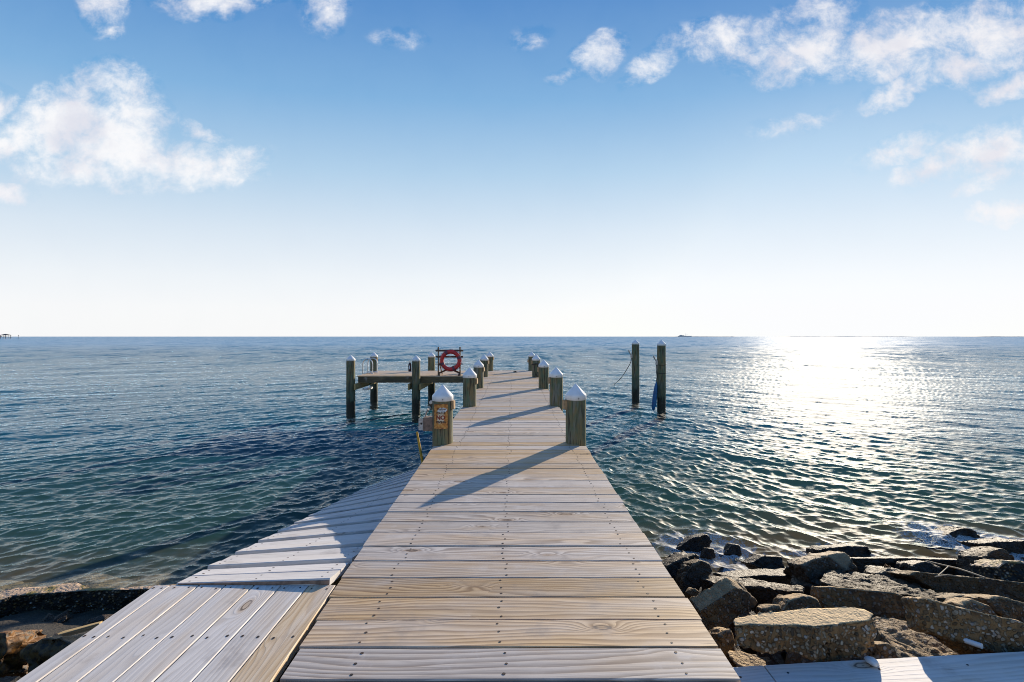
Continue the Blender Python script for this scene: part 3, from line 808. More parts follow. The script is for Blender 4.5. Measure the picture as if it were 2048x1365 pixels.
# canister hung on the middle front piling
t = thing('canister', 'small dark red canister with metal top on the left of the middle platform piling', 'canister', (-3.45, 15.26, 1.42))
mb = MB(); mb.lathe([(0.045, 1.42), (0.052, 1.43), (0.052, 1.66), (0.035, 1.695), (0.02, 1.70)], -3.455, 15.24, 18); bd = mb.build('body', M['canister'], t)
mb = MB(); mb.lathe([(0.02, 1.70), (0.02, 1.735), (0.012, 1.75)], -3.455, 15.24, 12); mb.box((-3.50, 15.22, 1.728), (-3.42, 15.26, 1.742)); mb.tube([(-3.455, 15.24, 1.74), (-3.47, 15.24, 1.79)], 0.008, 6); mb.build('valve', M['galv'], t)
mb = MB(); mb.box((-3.47, 15.182, 1.50), (-3.44, 15.189, 1.62)); mb.build('plate', M['white'], bd)

# swim ladder
t = thing('swim_ladder', 'aluminium swim ladder with two hoop handles at the platform left end', 'ladder', (-5.4, 16.7, 0))
for y in (16.35, 16.92):
    pts = [(-5.40, y, 1.06), (-5.40, y, 1.60)]
    for a in np.linspace(math.pi, 0, 11): pts.append((-5.225 + 0.175 * math.cos(a), y, 1.61 + 0.175 * math.sin(a)))
    pts += [(-5.05, y, 1.60), (-5.05, y, DECK + 0.004)]
    mb = MB(); mb.tube(pts, 0.021, 10); h = mb.build('handle', M['alu'], t)
    mb = MB(); mb.lathe([(0.045, DECK + 0.003), (0.045, DECK + 0.012), (0.026, DECK + 0.02)], -5.05, y, 14); mb.build('foot_flange', M['alu'], h)
    mb = MB(); mb.tube([(-5.40, y, DECK + 0.02), (-5.05, y, DECK + 0.02)], 0.014, 8); mb.build('crossbar', M['alu'], t)
for y in (16.35, 16.92):
    mb = MB(); mb.tube([(-5.40, y, 1.06), (-5.385, y, 0.72)], 0.014, 8); mb.build('hanger', M['alu'], t)
mb = MB(); mb.box((-5.41, 16.34, 0.66), (-5.21, 16.93, 0.72), bev=0.006); mb.build('step', M['white'], t)

# life ring stand
t = thing('life_ring_stand', 'dark slatted wooden stand holding the red life ring', 'stand', (-2.17, 15.55, DECK))
LX, RX, SY = -2.545, -1.805, 15.52
for x in (LX, RX):
    mb = MB(); mb.box((x - 0.022, SY - 0.03, DECK), (x + 0.022, SY + 0.03, 2.235), bev=0.004); mb.build('upright', M['rack'], t, {'tint': 0.3, 'val': 1})
    mb = MB(); mb.tube([(x + (0.05 if x < -2 else -0.05), SY + 0.55, DECK), (x + (0.03 if x < -2 else -0.03), SY + 0.05, 1.68)], 0.022, 8); mb.build('rear_leg', M['rack'], t, {'tint': 1, 'val': 2.2})  # legs tinted and brightened to paint orange sunlight on them
    mb = MB(); mb.box((x - 0.04 + (0.03 if x < -2 else -0.03), SY - 0.06, DECK + 0.001), (x + 0.04 + (0.03 if x < -2 else -0.03), SY + 0.10, DECK + 0.042), bev=0.004); mb.build('foot_block', M['rack'], t, {'tint': 0.3, 'val': 1})
for (z, hh) in ((2.11, 0.034), (1.90, 0.031), (1.655, 0.014)):
    mb = MB(); bm = bmesh.new()
    x0, x1 = -2.64, -1.69
    pr = []
    for a in np.linspace(math.pi / 2, 3 * math.pi / 2, 9): pr.append((x0 + hh + hh * math.cos(a), z + hh * math.sin(a)))
    for a in np.linspace(-math.pi / 2, math.pi / 2, 9): pr.append((x1 - hh + hh * math.cos(a), z + hh * math.sin(a)))
    n = len(pr); vs = [(p[0], SY - 0.052, p[1]) for p in pr] + [(p[0], SY - 0.032, p[1]) for p in pr]
    mb.add(vs, [tuple(range(n)), tuple(range(n, 2 * n))[::-1]] + [(i, i + n, (i + 1) % n + n, (i + 1) % n) for i in range(n)])
    mb.build('rail', M['rack'], t, {'tint': 0.2, 'val': 1})
for (xa, xb, yy) in ((LX, RX, SY + 0.035), (RX, LX, SY + 0.058)):
    a = Vector((xa, yy, 1.33)); b_ = Vector((xb, yy, 1.66)); n_ = (b_ - a).cross(Vector((0, 1, 0))).normalized() * 0.03
    mb = MB(); vs = [a + n_, b_ + n_, b_ - n_, a - n_]; vs = vs + [v + Vector((0, 0.02, 0)) for v in vs]
    mb.add(vs, [(0, 1, 2, 3), (7, 6, 5, 4), (0, 4, 5, 1), (1, 5, 6, 2), (2, 6, 7, 3), (3, 7, 4, 0)])
    mb.build('cross_brace', M['rack'], t, {'tint': 0.4, 'val': 1})
# life ring
def torus(cx, cy, cz, Rm, rx, rz, a0=0, a1=2 * math.pi, n=64, m=18):
    full = abs(a1 - a0 - 2 * math.pi) < 1e-6
    na = n if full else max(4, int(n * (a1 - a0) / 6.28))
    vs, fs = [], []
    cnt = na if full else na + 1
    for i in range(cnt):
        a = a0 + (a1 - a0) * i / na
        for j in range(m):
            b_ = 2 * math.pi * j / m
            rr = Rm + rx * math.cos(b_)
            vs.append((cx + rr * math.cos(a), cy + rz * math.sin(b_), cz + rr * math.sin(a)))
    for i in range(na):
        i2 = (i + 1) % cnt
        for j in range(m):
            fs.append((i * m + j, i * m + (j + 1) % m, i2 * m + (j + 1) % m, i2 * m + j))
    return vs, fs
t = thing('life_ring', 'red life ring hanging on the dark slatted stand', 'life ring', (-2.112, 15.41, 1.775))
mb = MB(); mb.add(*torus(-2.112, 15.405, 1.775, 0.296, 0.066, 0.055), smooth=True); mb.build('ring', M['ring'], t)
for a in (118, 20, -68, 202):
    a = math.radians(a); mb = MB(); mb.add(*torus(-2.112, 15.405, 1.775, 0.296, 0.0685, 0.0575, a - 0.15, a + 0.15), smooth=True); mb.build('band', M['band'], t)
mb = MB(); pts = []
for i in range(65):
    a = 2 * math.pi * i / 64 + math.radians(20); bul = 0.012 * abs(math.sin(2 * (a - math.radians(20))))
    pts.append((-2.112 + (0.367 + bul) * math.cos(a), 15.405, 1.775 + (0.367 + bul) * math.sin(a)))
mb.tube(pts, 0.006, 6, caps=False); mb.build('grab_rope', M['band'], t)
mb = MB(); mb.box((0.0, 16.9, DECK + 0.003), (0.16, 16.94, DECK + 0.03), bev=0.006); mb.box((0.05, 16.88, DECK + 0.02), (0.11, 16.96, DECK + 0.055), bev=0.006)
tag(mb.build('dock_cleat', M['screw']), 'small dark cleat on the deck near the pier end', 'cleat')

# ------------------------------------------------------------------ warning sign on the near left piling
SX, SYY, SR = PIL_L[0][0] - 0.004, PIL_L[0][1], 0.1385
def on_sign(u, v, off=0.0, zc=1.612):
    # sheet bent gently round the piling, facing the shore
    k_ = 0.42; Rr = SR / k_ if False else 0.22
    a = u / Rr
    return (SX + 0.002 + Rr * math.sin(a), SYY - SR - 0.004 - off + Rr * (1 - math.cos(a)), zc + v)
t = thing('warning_sign', 'rusty tin sign reading Shallow WATER NO DIVING on the near left piling', 'sign', (SX, SYY - 0.14, 1.46))
mb = MB(); nu, nv = 14, 20; W2, H2 = 0.0855, 0.152; grid = {}
vs, gc = [], []
for side in (0, 1):
    for j in range(nv + 1):
        for i in range(nu + 1):
            u = -W2 + 2 * W2 * i / nu; v = -H2 + 2 * H2 * j / nv
            du, dv = abs(u) - (W2 - 0.014), abs(v) - (H2 - 0.014)
            if du > 0 and dv > 0 and math.hypot(du, dv) > 0.014:
                s_ = 0.014 / math.hypot(du, dv); u = math.copysign(W2 - 0.014 + du * s_, u); v = math.copysign(H2 - 0.014 + dv * s_, v)
            rim = 0.0025 if max(abs(u) / W2, abs(v) / H2) > 0.94 else 0
            vs.append(on_sign(u, v, (0.0015 if side == 0 else 0) + rim)); gc.append((u, v, 0))
n1 = (nu + 1) * (nv + 1); fs = []
for j in range(nv):
    for i in range(nu):
        a = j * (nu + 1) + i
        fs.append((a, a + 1, a + nu + 2, a + nu + 1)); fs.append((a + n1 + nu + 1, a + n1 + nu + 2, a + n1 + 1, a + n1))
mb.add(vs, fs, 0, gc, smooth=True); mb.build('sheet', M['sign'], t)
def text_part(body, size, u0, v0, mat, shear=0.0, wid=None, bold=0.0):
    cu = bpy.data.curves.new('lettering', 'FONT'); cu.body = body; cu.size = size; cu.align_x = 'CENTER'; cu.shear = shear; cu.offset = bold; cu.extrude = 0.0006; cu.resolution_u = 3
    o = bpy.data.objects.new('lettering', cu); C.objects.link(o)
    bpy.context.view_layer.update()
    me = bpy.data.meshes.new_from_object(o.evaluated_get(bpy.context.evaluated_depsgraph_get()))
    bpy.data.objects.remove(o)
    xs = [v.co.x for v in me.vertices]; sx = (wid / (max(xs) - min(xs))) if wid else 1
    mb = MB()
    mb.add([on_sign(u0 + v.co.x * sx, v0 + v.co.y, 0.0032 + v.co.z) for v in me.vertices], [list(p.vertices) for p in me.polygons])
    bpy.data.meshes.remove(me)
    mb.build('lettering', mat, t)
text_part('Shallow', 0.046, 0.004, 0.076, M['iron_letter'], 0.35, 0.118, 0.0006)
text_part('WATER', 0.046, 0.0, 0.028, M['iron_letter'], 0, 0.122, 0.0016)
text_part('NO', 0.070, -0.002, -0.036, M['red_letter'], 0, 0.112, 0.0034)
text_part('DIVING', 0.040, 0.002, -0.082, M['iron_letter'], 0, 0.124, 0.0016)

# mooring bracket and yellow pole beside that piling
t = thing('mooring_bracket', 'wooden block with galvanised pulley plate fixed left of the sign piling', 'bracket', (-1.1, 5.72, 1.4))
mb = MB(); a = Pd(848, 861, 5.72); b_ = Pd(868, 834, 5.72); mb.box((a.x, 5.66, a.z), (b_.x, 5.80, b_.z), bev=0.004); bk = mb.build('block', M['pinkwood'], t)
a = Pd(837, 861, 5.70); b_ = Pd(848.5, 838, 5.70)
mb = MB(); mb.box((a.x, 5.70, a.z), (b_.x, 5.712, b_.z), bev=0.002); pl = mb.build('plate', M['galv'], t)
mb = MB(); c = Pd(842.5, 848, 5.69); mb.tube([c, c + Vector((0, 0.02, 0))], 0.012, 10); mb.build('bolt', M['screw'], pl)
mb = MB(); mb.tube([Pd(850, 834, 5.74), Pd(853, 824, 5.74), Pd(857, 819, 5.72)], [0.012, 0.012, 0.016], 8); mb.build('lever', M['galv'], t)
mb = MB(); c = Pd(862, 805.5, 5.72); mb.lathe([(0.02, -0.012), (0.024, -0.01), (0.024, 0.01), (0.02, 0.012)], 0, 0, 14)
mb.v = [(v[0] + c.x, v[2] + c.y, v[1] + c.z) for v in mb.v]; mb.build('pulley', M['galv'], t)
mb = MB(); mb.tube([Pd(834, 864, 5.78), Pd(838, 887, 5.76), Pd(844.5, 922, 5.74), Pd(856, 985, 5.70), Pd(880, 1110, 5.6)], [0.013, 0.015, 0.017, 0.018, 0.018], 10)
tag(mb.build('pole', M['yellow']), 'thin yellow pole slanting into the water left of the sign piling', 'pole')

# ------------------------------------------------------------------ mooring pilings on the right
GM = 'mooring pilings standing in open water'
def hook(label, c, x_in):
    t = thing('mooring_hook', label, 'hook', c)
    c = Vector(c)
    mb = MB(); mb.box((c.x - 0.03, c.y - 0.05, c.z - 0.16), (c.x + 0.05, c.y + 0.05, c.z), bev=0.006); mb.build('base_plate', M['galv'], t)
    mb = MB(); mb.tube([c + Vector((0.0, 0, -0.03)), c + Vector((-0.045, 0, 0.03)), c + Vector((-0.095, 0, 0.13)), c + Vector((-0.115, 0, 0.17))], [0.024, 0.026, 0.028, 0.018], 8); mb.build('horn', M['galv'], t)
m1 = (4.93, 18.3); m2 = (5.17, 15.85)
piling('left farther mooring piling standing in open water with a slack line', m1[0], m1[1], 2.29, 0.146, GM, screw=False)
piling('right nearer mooring piling standing in open water with a blue fender', m2[0], m2[1], 2.29, 0.143, GM, screw=False)
c1 = (m1[0] - 0.175, m1[1], 1.88); c2 = (m2[0] - 0.17, m2[1], 1.76)
hook('grey metal hook on the left mooring piling above the slack line', c1, 1)
hook('grey metal hook on the right mooring piling above the blue fender', c2, 1)
mb = MB(); a = Vector((m1[0] - 0.19, m1[1], 1.56)); b_ = Vector((5.45, 24.9, -0.05)); pts = []
for i in range(25):
    s = i / 24; p = a.lerp(b_, s); p.z -= 0.28 * 4 * s * (1 - s) * 0.6; pts.append(p)
mb.tube([Vector((m1[0] - 0.17, m1[1], 1.72))] + pts, 0.014, 6)
tag(mb.build('rope', M['rope']), 'slack dark line running from the left mooring piling down to the water', 'rope')
mb = MB()
for zc, ph in ((1.62, 0.2), (1.33, 0.0)):
    mb.tube([(m2[0] + 0.152 * math.cos(a), m2[1] + 0.152 * math.sin(a), zc + 0.02 * math.sin(a + ph)) for a in np.linspace(0, 6.283, 40)], 0.011, 6, caps=False)
mb.tube([(m2[0] - 0.17, m2[1] - 0.02, 1.66), (m2[0] - 0.185, m2[1] - 0.02, 1.45), (m2[0] - 0.165, m2[1] - 0.03, 1.2), (m2[0] - 0.19, m2[1] - 0.03, 0.97)], 0.013, 6)
tag(mb.build('rope', M['rope']), 'dark rope looped twice round the right mooring piling', 'rope')
t = thing('fender', 'long blue fender hanging against the right mooring piling', 'fender', (m2[0] - 0.27, m2[1] - 0.03, 0))
top = Vector((m2[0] - 0.185, m2[1] - 0.03, 0.99)); bot = Vector((m2[0] - 0.30, m2[1] - 0.05, 0.02))
prof = [(0.0, 0.012), (0.03, 0.03), (0.12, 0.05), (0.3, 0.068), (0.55, 0.078), (0.8, 0.074), (0.94, 0.056), (1.0, 0.02)]
mb = MB(); mb.tube([top.lerp(bot, s) for s, r in prof], [r for s, r in prof], 18); mb.build('body', M['blue'], t)
mb = MB(); mb.tube([top.lerp(bot, -0.03), top.lerp(bot, 0.03)], 0.022, 10); mb.build('eye', M['blue'], t)

# ------------------------------------------------------------------ left landing platform and ramp
t = thing('landing_platform', 'low platform of pale lengthwise boards along the near left pier edge', 'platform', (-1.43, 1.5, DECK))
sx = [-1.925, -1.838, -1.684, -1.542, -1.39, -1.243, -1.096]
tn = [0.05, 0.1, 0.12, 0.05, 0.0, 0.02, 0.9]
for i in range(7):
    x0 = sx[i] + 0.0025
    x1a = (sx[i + 1] - 0.0025) if i < 6 else left_edge(0.7) - 0.003
    x1b = (sx[i + 1] - 0.0025) if i < 6 else left_edge(2.44) - 0.003
    yend = 2.44 + R.uniform(-0.004, 0.004)
    nails = [((yy - 0.66) / (yend - 0.66), b_) for yy in (yend - 0.03, 2.02, 1.4) for b_ in (0.22, 0.78)]
    plank('plank', t, (x0, 0.66, DECK - 0.004), (x0, yend, DECK - 0.004), (x1b, yend, DECK - 0.004), (x1a, 0.66, DECK - 0.004), 0.038, M['pale'], tn[i], R.uniform(0.97, 1.05), segs=12,
          bow=0.0008, nails=nails)
for y in (0.8, 1.4, 2.02, 2.40):
    beam('joist', t, (-1.91, y, DECK - 0.045), (-0.97, y, DECK - 0.045), 0.04, 0.18, 0.2)
for x in (-1.85, -1.05):
    for y in (0.95, 2.2):
        mb = MB(); mb.box((x - 0.045, y - 0.045, 0.3), (x + 0.045, y + 0.045, DECK - 0.23)); mb.build('leg', M['pile'], t)

ramp = thing('boat_ramp', 'whitewashed plank ramp sloping from the landing platform down into the water', 'ramp', (-1.6, 5, 0.4))
def RL_(tt): return Vector((-1.81 - 0.76 * tt, 2.447 + 5.06 * tt, 1.262 - 1.232 * tt))
def RR_(tt): return Vector((-0.985 - 0.03 * tt, 2.449 + 5.36 * tt, 1.288 - 0.863 * tt - 0.24 * tt * (1 - tt)))
tl_ = [0, .0595, .1303, .208, .288, .3725, .4625, .555, .65, .745, .84, .935, 1.03, 1.125, 1.22]
for i in range(len(tl_) - 1):
    ta, tb = tl_[i], tl_[i + 1]; tm = ta + (tb - ta) * R.uniform(0.47, 0.53)
    for (a, b_, up) in ((ta, tm, 0.012 if i else 0.0), (tm, tb, 0.0)):
        a2 = a + (0.0056 if (up and i) else 0.0009); b2 = b_ - (0.0009 if b_ == tm else 0.0048)
        o4 = Vector((R.uniform(-.004, .004), 0, up)); o5 = Vector((0, 0, up * 0.4))
        nails = [(u_, v_) for u_ in (0.06, 0.5, 0.93) for v_ in (0.25, 0.75)]
        plank('plank', ramp, RL_(a2) + o4, RR_(a2) + o4, RR_(b2) + o5, RL_(b2) + o5, 0.036, M['ramp'], R.uniform(0, 0.35), R.uniform(0.93, 1.05) * (1 - 0.25 * max(0, a - 0.5)), segs=8, nails=nails)
a, b_ = RL_(0), RR_(0)
mb = MB(); y0 = 2.4455
mb.add([(a.x + .01, y0, DECK - 0.036), (b_.x - .004, y0, DECK - 0.036), (b_.x - .004, y0, b_.z - 0.009), (a.x + .01, y0, a.z - 0.002),
        (a.x + .01, y0 + .004, DECK - 0.036), (b_.x - .004, y0 + .004, DECK - 0.036), (b_.x - .004, y0 + .004, b_.z - 0.009), (a.x + .01, y0 + .004, a.z - 0.002)],
       [(0, 1, 2, 3), (7, 6, 5, 4), (3, 2, 6, 7), (0, 4, 5, 1), (1, 5, 6, 2), (0, 3, 7, 4)])
mb.build('end_board', M['pinkwood'], ramp)
for s in (0.06, 0.5, 0.94):
    a = RL_(0.01).lerp(RR_(0.01), s) + Vector((0, 0, -0.045)); b_ = RL_(1.2).lerp(RR_(1.2), s) + Vector((0, 0, -0.045))
    beam('runner', ramp, a, b_, 0.04, 0.14, 0.3)

# ------------------------------------------------------------------ bulkhead at the bottom right
t = thing('bulkhead', 'timber bulkhead with bleached cap boards right of the pier', 'bulkhead', (2, 1.9, 0.5))
ZC = 1.05
def cap_y(x): return 2.118 + 0.071 * (x - 0.95)
J = 1.173
for (xa, xb, tint) in ((0.93, J - 0.003, 0.12), (J + 0.003, 4.4, 0.02)):
    for (o0, o1) in ((0.0, 0.285), (0.291, 0.57)):
        pts = [(x, cap_y(x) - o) for x, o in ((xa, o1), (xb, o1), (xb, o0), (xa, o0))]
        nl = [((xx - xa) / (xb - xa), vv) for xx in np.arange(xa + 0.1, xb, 0.42) for vv in (0.2, 0.8)]
        plank('cap_board', t, (*pts[0], ZC), (*pts[1], ZC), (*pts[2], ZC), (*pts[3], ZC), 0.04, M['pale'], tint, 1.03, segs=14, nails=nl)
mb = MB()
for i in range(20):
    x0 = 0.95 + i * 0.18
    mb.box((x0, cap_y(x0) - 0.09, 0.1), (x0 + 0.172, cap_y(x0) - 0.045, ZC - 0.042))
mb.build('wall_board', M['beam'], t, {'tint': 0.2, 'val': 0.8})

# ------------------------------------------------------------------ rocks
def ztop(py):
    pts = [(1050, 0.05), (1095, 0.12), (1120, 0.25), (1140, 0.40), (1170, 0.56), (1200, 0.77), (1230, 0.98), (1260, 1.10), (1340, 1.10)]
    for (a, za), (b_, zb) in zip(pts, pts[1:]):
        if py <= b_: return za + (zb - za) * max(0, py - a) / (b_ - a)
    return pts[-1][1]

FROTH = []
def finish_rock(bm, name, label, mat, tone, topness, rough, smooth, L, bev, group):
    bmesh.ops.recalc_face_normals(bm, faces=bm.faces[:])
    if bev > 0:
        bmesh.ops.bevel(bm, geom=bm.edges[:], offset=bev, segments=1, affect='EDGES', clamp_overlap=True)
    bmesh.ops.triangulate(bm, faces=bm.faces[:])
    for it in range(7):
        es = [e for e in bm.edges if e.calc_length() > L]
        if not es or len(bm.verts) > 9000: break
        bmesh.ops.subdivide_edges(bm, edges=es, cuts=1)
        bmesh.ops.triangulate(bm, faces=[f for f in bm.faces if len(f.verts) > 3])
    bm.normal_update()
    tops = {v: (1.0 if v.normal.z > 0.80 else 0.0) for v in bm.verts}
    for _ in range(smooth):
        bmesh.ops.smooth_vert(bm, verts=bm.verts[:], factor=0.5, use_axis_x=True, use_axis_y=True, use_axis_z=True)
    bm.normal_update()
    sd = Vector((R.uniform(0, 99), R.uniform(0, 99), R.uniform(0, 99)))
    for v in bm.verts:
        p = v.co + sd
        flat = 0.10 + 0.90 * (1 - tops[v] * topness)
        d = rough * (0.9 * mnoise.fractal(p * 5.0, 0.8, 2.1, 4) * 0.6 + 0.55 * mnoise.fractal(p * 17.0, 0.7, 2.1, 4))
        rid = abs(mnoise.noise(p * 9.0))
        d -= rough * 0.6 * max(0, 0.16 - rid) / 0.16
        v.co = v.co + v.normal * d * flat
    FROTH.extend((v.co.x, v.co.y, 0.0) for v in bm.verts if -0.10 < v.co.z < 0.13)
    bm.verts.index_update()
    mb = MB()
    tv = [tops[v] * topness for v in bm.verts]
    mb.bm(bm, 0, smooth=True)
    o = mb.build(name, mat, None, {'tone': tone})
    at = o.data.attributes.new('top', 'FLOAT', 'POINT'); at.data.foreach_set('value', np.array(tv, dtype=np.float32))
    tag(o, label, 'rock', group)
    return o
GR = 'broken concrete rocks along the shore'
def slab(label, poly, th, zoff=0.0, tone=0.3, topness=1.0, rough=0.02, follow=0.5, z=None, bev=0.007, smooth=0, L=0.024, spread=0.02, mat='rock', down=0.0, group=GR, ths=None):
    """poly: outline of the upper face (photo pixels); th: thickness in metres"""
    pyc = sum(p[1] for p in poly) / len(poly)
    zc = ztop(pyc) if z is None else z
    bm = bmesh.new(); tv = []
    for (px, py) in poly:
        zz = zc + zoff + follow * (ztop(py) - ztop(pyc))
        tv.append(Pz(px, py, zz))
    c = sum(tv, Vector()) / len(tv)
    bv = []
    for p in tv:
        o = Vector((p.x - c.x, p.y - c.y, 0)).normalized() * R.uniform(-spread * 1.4, spread * 0.6)
        bv.append(p + o - Vector((0, 0, (ths[len(bv)] if ths else th * R.uniform(0.85, 1.15)) + down)))
    T = [bm.verts.new(p) for p in tv]; B = [bm.verts.new(p) for p in bv]
    n = len(T)
    bm.faces.new(T); bm.faces.new(B[::-1])
    for i in range(n): bm.faces.new((T[i], B[i], B[(i + 1) % n], T[(i + 1) % n]))
    return finish_rock(bm, 'rock', label, M[mat], tone, topness, rough, smooth, L, bev, group)
def facer(label, poly, d0, th, d1=None, lean=0.12, rise=None, tone=0.4, topness=0.8, rough=0.02, bev=0.007, smooth=0, L=0.024, mat='rock', sink=0.06, side=0.0, group=GR):
    """poly: outline of the camera-side face (photo pixels) at distance d0 (left) .. d1 (right); th: depth behind it"""
    d1 = d0 if d1 is None else d1
    if rise is None:      # the upper side falls away from the eye, so that little of it shows
        rise = -0.8 * (sum(p[1] for p in poly) / len(poly) - HY) / F
    xs = [p[0] for p in poly]; ys = [p[1] for p in poly]; xa, xb, ya, yb = min(xs), max(xs), min(ys), max(ys)
    bm = bmesh.new(); fv, bv = [], []
    for (px, py) in poly:
        s = (px - xa) / (xb - xa); h = (yb - py) / (yb - ya)
        p = Pd(px, py, (d0 + (d1 - d0) * s) + lean * h)
        if h < 0.25: p = p - Vector((0, 0, sink))
        fv.append(p)
        q = p + Vector((side, th * R.uniform(0.9, 1.1), rise * th))
        if h < 0.35: q = q - Vector((0, 0, sink))
        bv.append(q)
    A = [bm.verts.new(p) for p in fv]; B = [bm.verts.new(p) for p in bv]; n = len(A)
    bm.faces.new(A); bm.faces.new(B[::-1])
    for i in range(n): bm.faces.new((A[i], B[i], B[(i + 1) % n], A[(i + 1) % n]))
    return finish_rock(bm, 'rock', label, M[mat], tone, topness, rough, smooth, L, bev, group)

# front row, right of the pier
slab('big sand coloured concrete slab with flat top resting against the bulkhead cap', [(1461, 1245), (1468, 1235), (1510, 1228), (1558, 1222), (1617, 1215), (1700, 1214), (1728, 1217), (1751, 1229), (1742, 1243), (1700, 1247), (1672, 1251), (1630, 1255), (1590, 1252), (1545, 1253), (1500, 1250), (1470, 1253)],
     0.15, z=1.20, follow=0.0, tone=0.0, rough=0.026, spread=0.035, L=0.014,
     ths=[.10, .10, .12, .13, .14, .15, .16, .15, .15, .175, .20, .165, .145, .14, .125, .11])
facer('long upright grey concrete slab at the right edge above the bulkhead', [(1841, 1200), (1849, 1196), (1930, 1217), (2001, 1233), (2035, 1240), (2090, 1262), (2180, 1290), (2180, 1330), (2048, 1302), (1963, 1296), (1906, 1281), (1851, 1263), (1845, 1230)],
      2.33, 0.12, 2.20, lean=0.08, tone=0.15, rough=0.018, L=0.016)
facer('aggregate slope slab between the big sand coloured slab and the bulkhead', [(1754, 1238), (1790, 1240), (1844, 1252), (1894, 1271), (1961, 1298), (1940, 1318), (1882, 1322), (1801, 1322), (1782, 1292), (1758, 1262)],
      2.32, 0.16, 2.32, lean=0.42, tone=0.25, rough=0.02, topness=0.3, L=0.018)
facer('small triangular stone squeezed between big slab and bulkhead cap', [(1757, 1290), (1775, 1284), (1790, 1298), (1806, 1318), (1756, 1322)], 2.24, 0.10, lean=0.06, tone=0.3, rough=0.012, L=0.014)
facer('tilted slab with sunlit tan edge standing beside the pier', [(1399, 1226), (1474, 1176), (1491, 1184), (1516, 1205), (1502, 1226), (1464, 1244), (1440, 1275), (1412, 1262)],
      2.72, 0.09, 2.85, lean=0.10, rise=0.35, side=-0.03, tone=0.35, rough=0.016, L=0.018)
facer('long lichen spotted slab face behind the big sand coloured slab', [(1640, 1174), (1668, 1174), (1711, 1178), (1792, 1186), (1816, 1196), (1843, 1198), (1846, 1250), (1811, 1245), (1751, 1236), (1700, 1226), (1650, 1216), (1639, 1192)],
      2.95, 0.10, 2.80, lean=0.08, tone=0.3, rough=0.018, L=0.02)
slab('broad mossy slab sloping behind the lichen spotted face', [(1640, 1164), (1653, 1143), (1668, 1139), (1690, 1138), (1740, 1149), (1797, 1155), (1844, 1170), (1883, 1192), (1902, 1204), (1850, 1199), (1797, 1186), (1739, 1181), (1668, 1173)],
     0.16, z=0.60, tone=0.85, rough=0.03, follow=0.5, topness=0.3)
facer('low rounded stone with ribbed top left of the long slab face', [(1548, 1220), (1580, 1200), (1613, 1189), (1640, 1197), (1652, 1216), (1648, 1226), (1560, 1228)], 2.85, 0.16, lean=0.10, tone=0.2, rough=0.02, smooth=4)
facer('small dark stone in front of the long wet slab', [(1525, 1218), (1545, 1210), (1566, 1210), (1568, 1224), (1530, 1226)], 2.78, 0.1, lean=0.05, tone=0.4, rough=0.012, smooth=3)
slab('long dark wet slab lying beside the tilted slab', [(1402, 1155), (1434, 1151), (1472, 1155), (1518, 1160), (1568, 1168), (1604, 1173), (1608, 1184), (1560, 1180), (1496, 1172), (1472, 1172), (1404, 1160)],
     0.17, z=0.52, tone=0.5, rough=0.022, topness=0.15, follow=0.8)
slab('thin flat wet slab at the water edge behind the dark slab', [(1425, 1146), (1487, 1139), (1560, 1136), (1601, 1139), (1618, 1151), (1566, 1153), (1520, 1151), (1472, 1156)], 0.09, z=0.20, tone=0.1, rough=0.010, topness=0.5, follow=0.3)
slab('rounded brown slab right of the thin wet slab', [(1579, 1158), (1594, 1152), (1630, 1156), (1642, 1167), (1629, 1173), (1584, 1166)], 0.11, z=0.40, tone=0.5, rough=0.02, topness=0.4, smooth=4)
facer('pointed grey ribbed boulder behind the mossy slab', [(1602, 1130), (1615, 1123), (1653, 1111), (1688, 1104), (1704, 1115), (1718, 1138), (1692, 1143), (1655, 1147), (1637, 1160), (1617, 1147)], 3.95, 0.22, lean=0.2, tone=0.15, rough=0.03)
facer('flat topped rock with yellow weed in the surf behind the pointed boulder', [(1637, 1101), (1650, 1096), (1700, 1092), (1735, 1093), (1746, 1105), (1735, 1114), (1700, 1114), (1642, 1113)], 5.1, 0.22, lean=0.1, tone=0.7, rough=0.03)
facer('long straight dark beam of concrete along the water edge', [(1706, 1117), (1820, 1117), (1935, 1121), (1940, 1128), (1939, 1148), (1850, 1150), (1723, 1145), (1714, 1128)], 4.55, 0.16, 4.45, lean=0.05, tone=0.45, rough=0.018)
facer('dark lump in front of the long concrete beam', [(1822, 1130), (1854, 1122), (1880, 1132), (1908, 1150), (1870, 1156), (1828, 1152)], 4.2, 0.2, lean=0.15, tone=0.55, rough=0.03, smooth=3)
facer('jagged dark stone between mossy slab and concrete beam', [(1752, 1148), (1772, 1136), (1790, 1134), (1810, 1146), (1822, 1158), (1795, 1162)], 3.95, 0.2, lean=0.15, tone=0.5, rough=0.03, smooth=2)
facer('long dark slab with sunlit tan top edge at the right frame edge', [(1819, 1151), (1835, 1143), (1906, 1152), (1978, 1157), (2048, 1166), (2200, 1186), (2200, 1230), (2048, 1206), (2001, 1196), (1966, 1192), (1889, 1196), (1870, 1180)], 3.55, 0.22, 3.3, lean=0.12, tone=0.45, rough=0.022)
facer('low brown stone below the long dark slab', [(1890, 1197), (1920, 1190), (1960, 1190), (1978, 1199), (1930, 1214)], 3.15, 0.15, lean=0.1, tone=0.5, rough=0.02, smooth=3)
facer('wedge of pale aggregate leaning on the upright grey slab', [(1917, 1208), (1942, 1196), (1975, 1211), (2013, 1231), (1960, 1236), (1925, 1222)], 2.85, 0.14, lean=0.12, tone=0.2, rough=0.018)
facer('rounded brown boulder at the right frame edge behind the upright slab', [(1975, 1197), (2000, 1191), (2060, 1208), (2120, 1240), (2110, 1270), (2050, 1256), (2012, 1236), (1985, 1214)], 2.85, 0.2, lean=0.15, tone=0.35, rough=0.022, smooth=2)
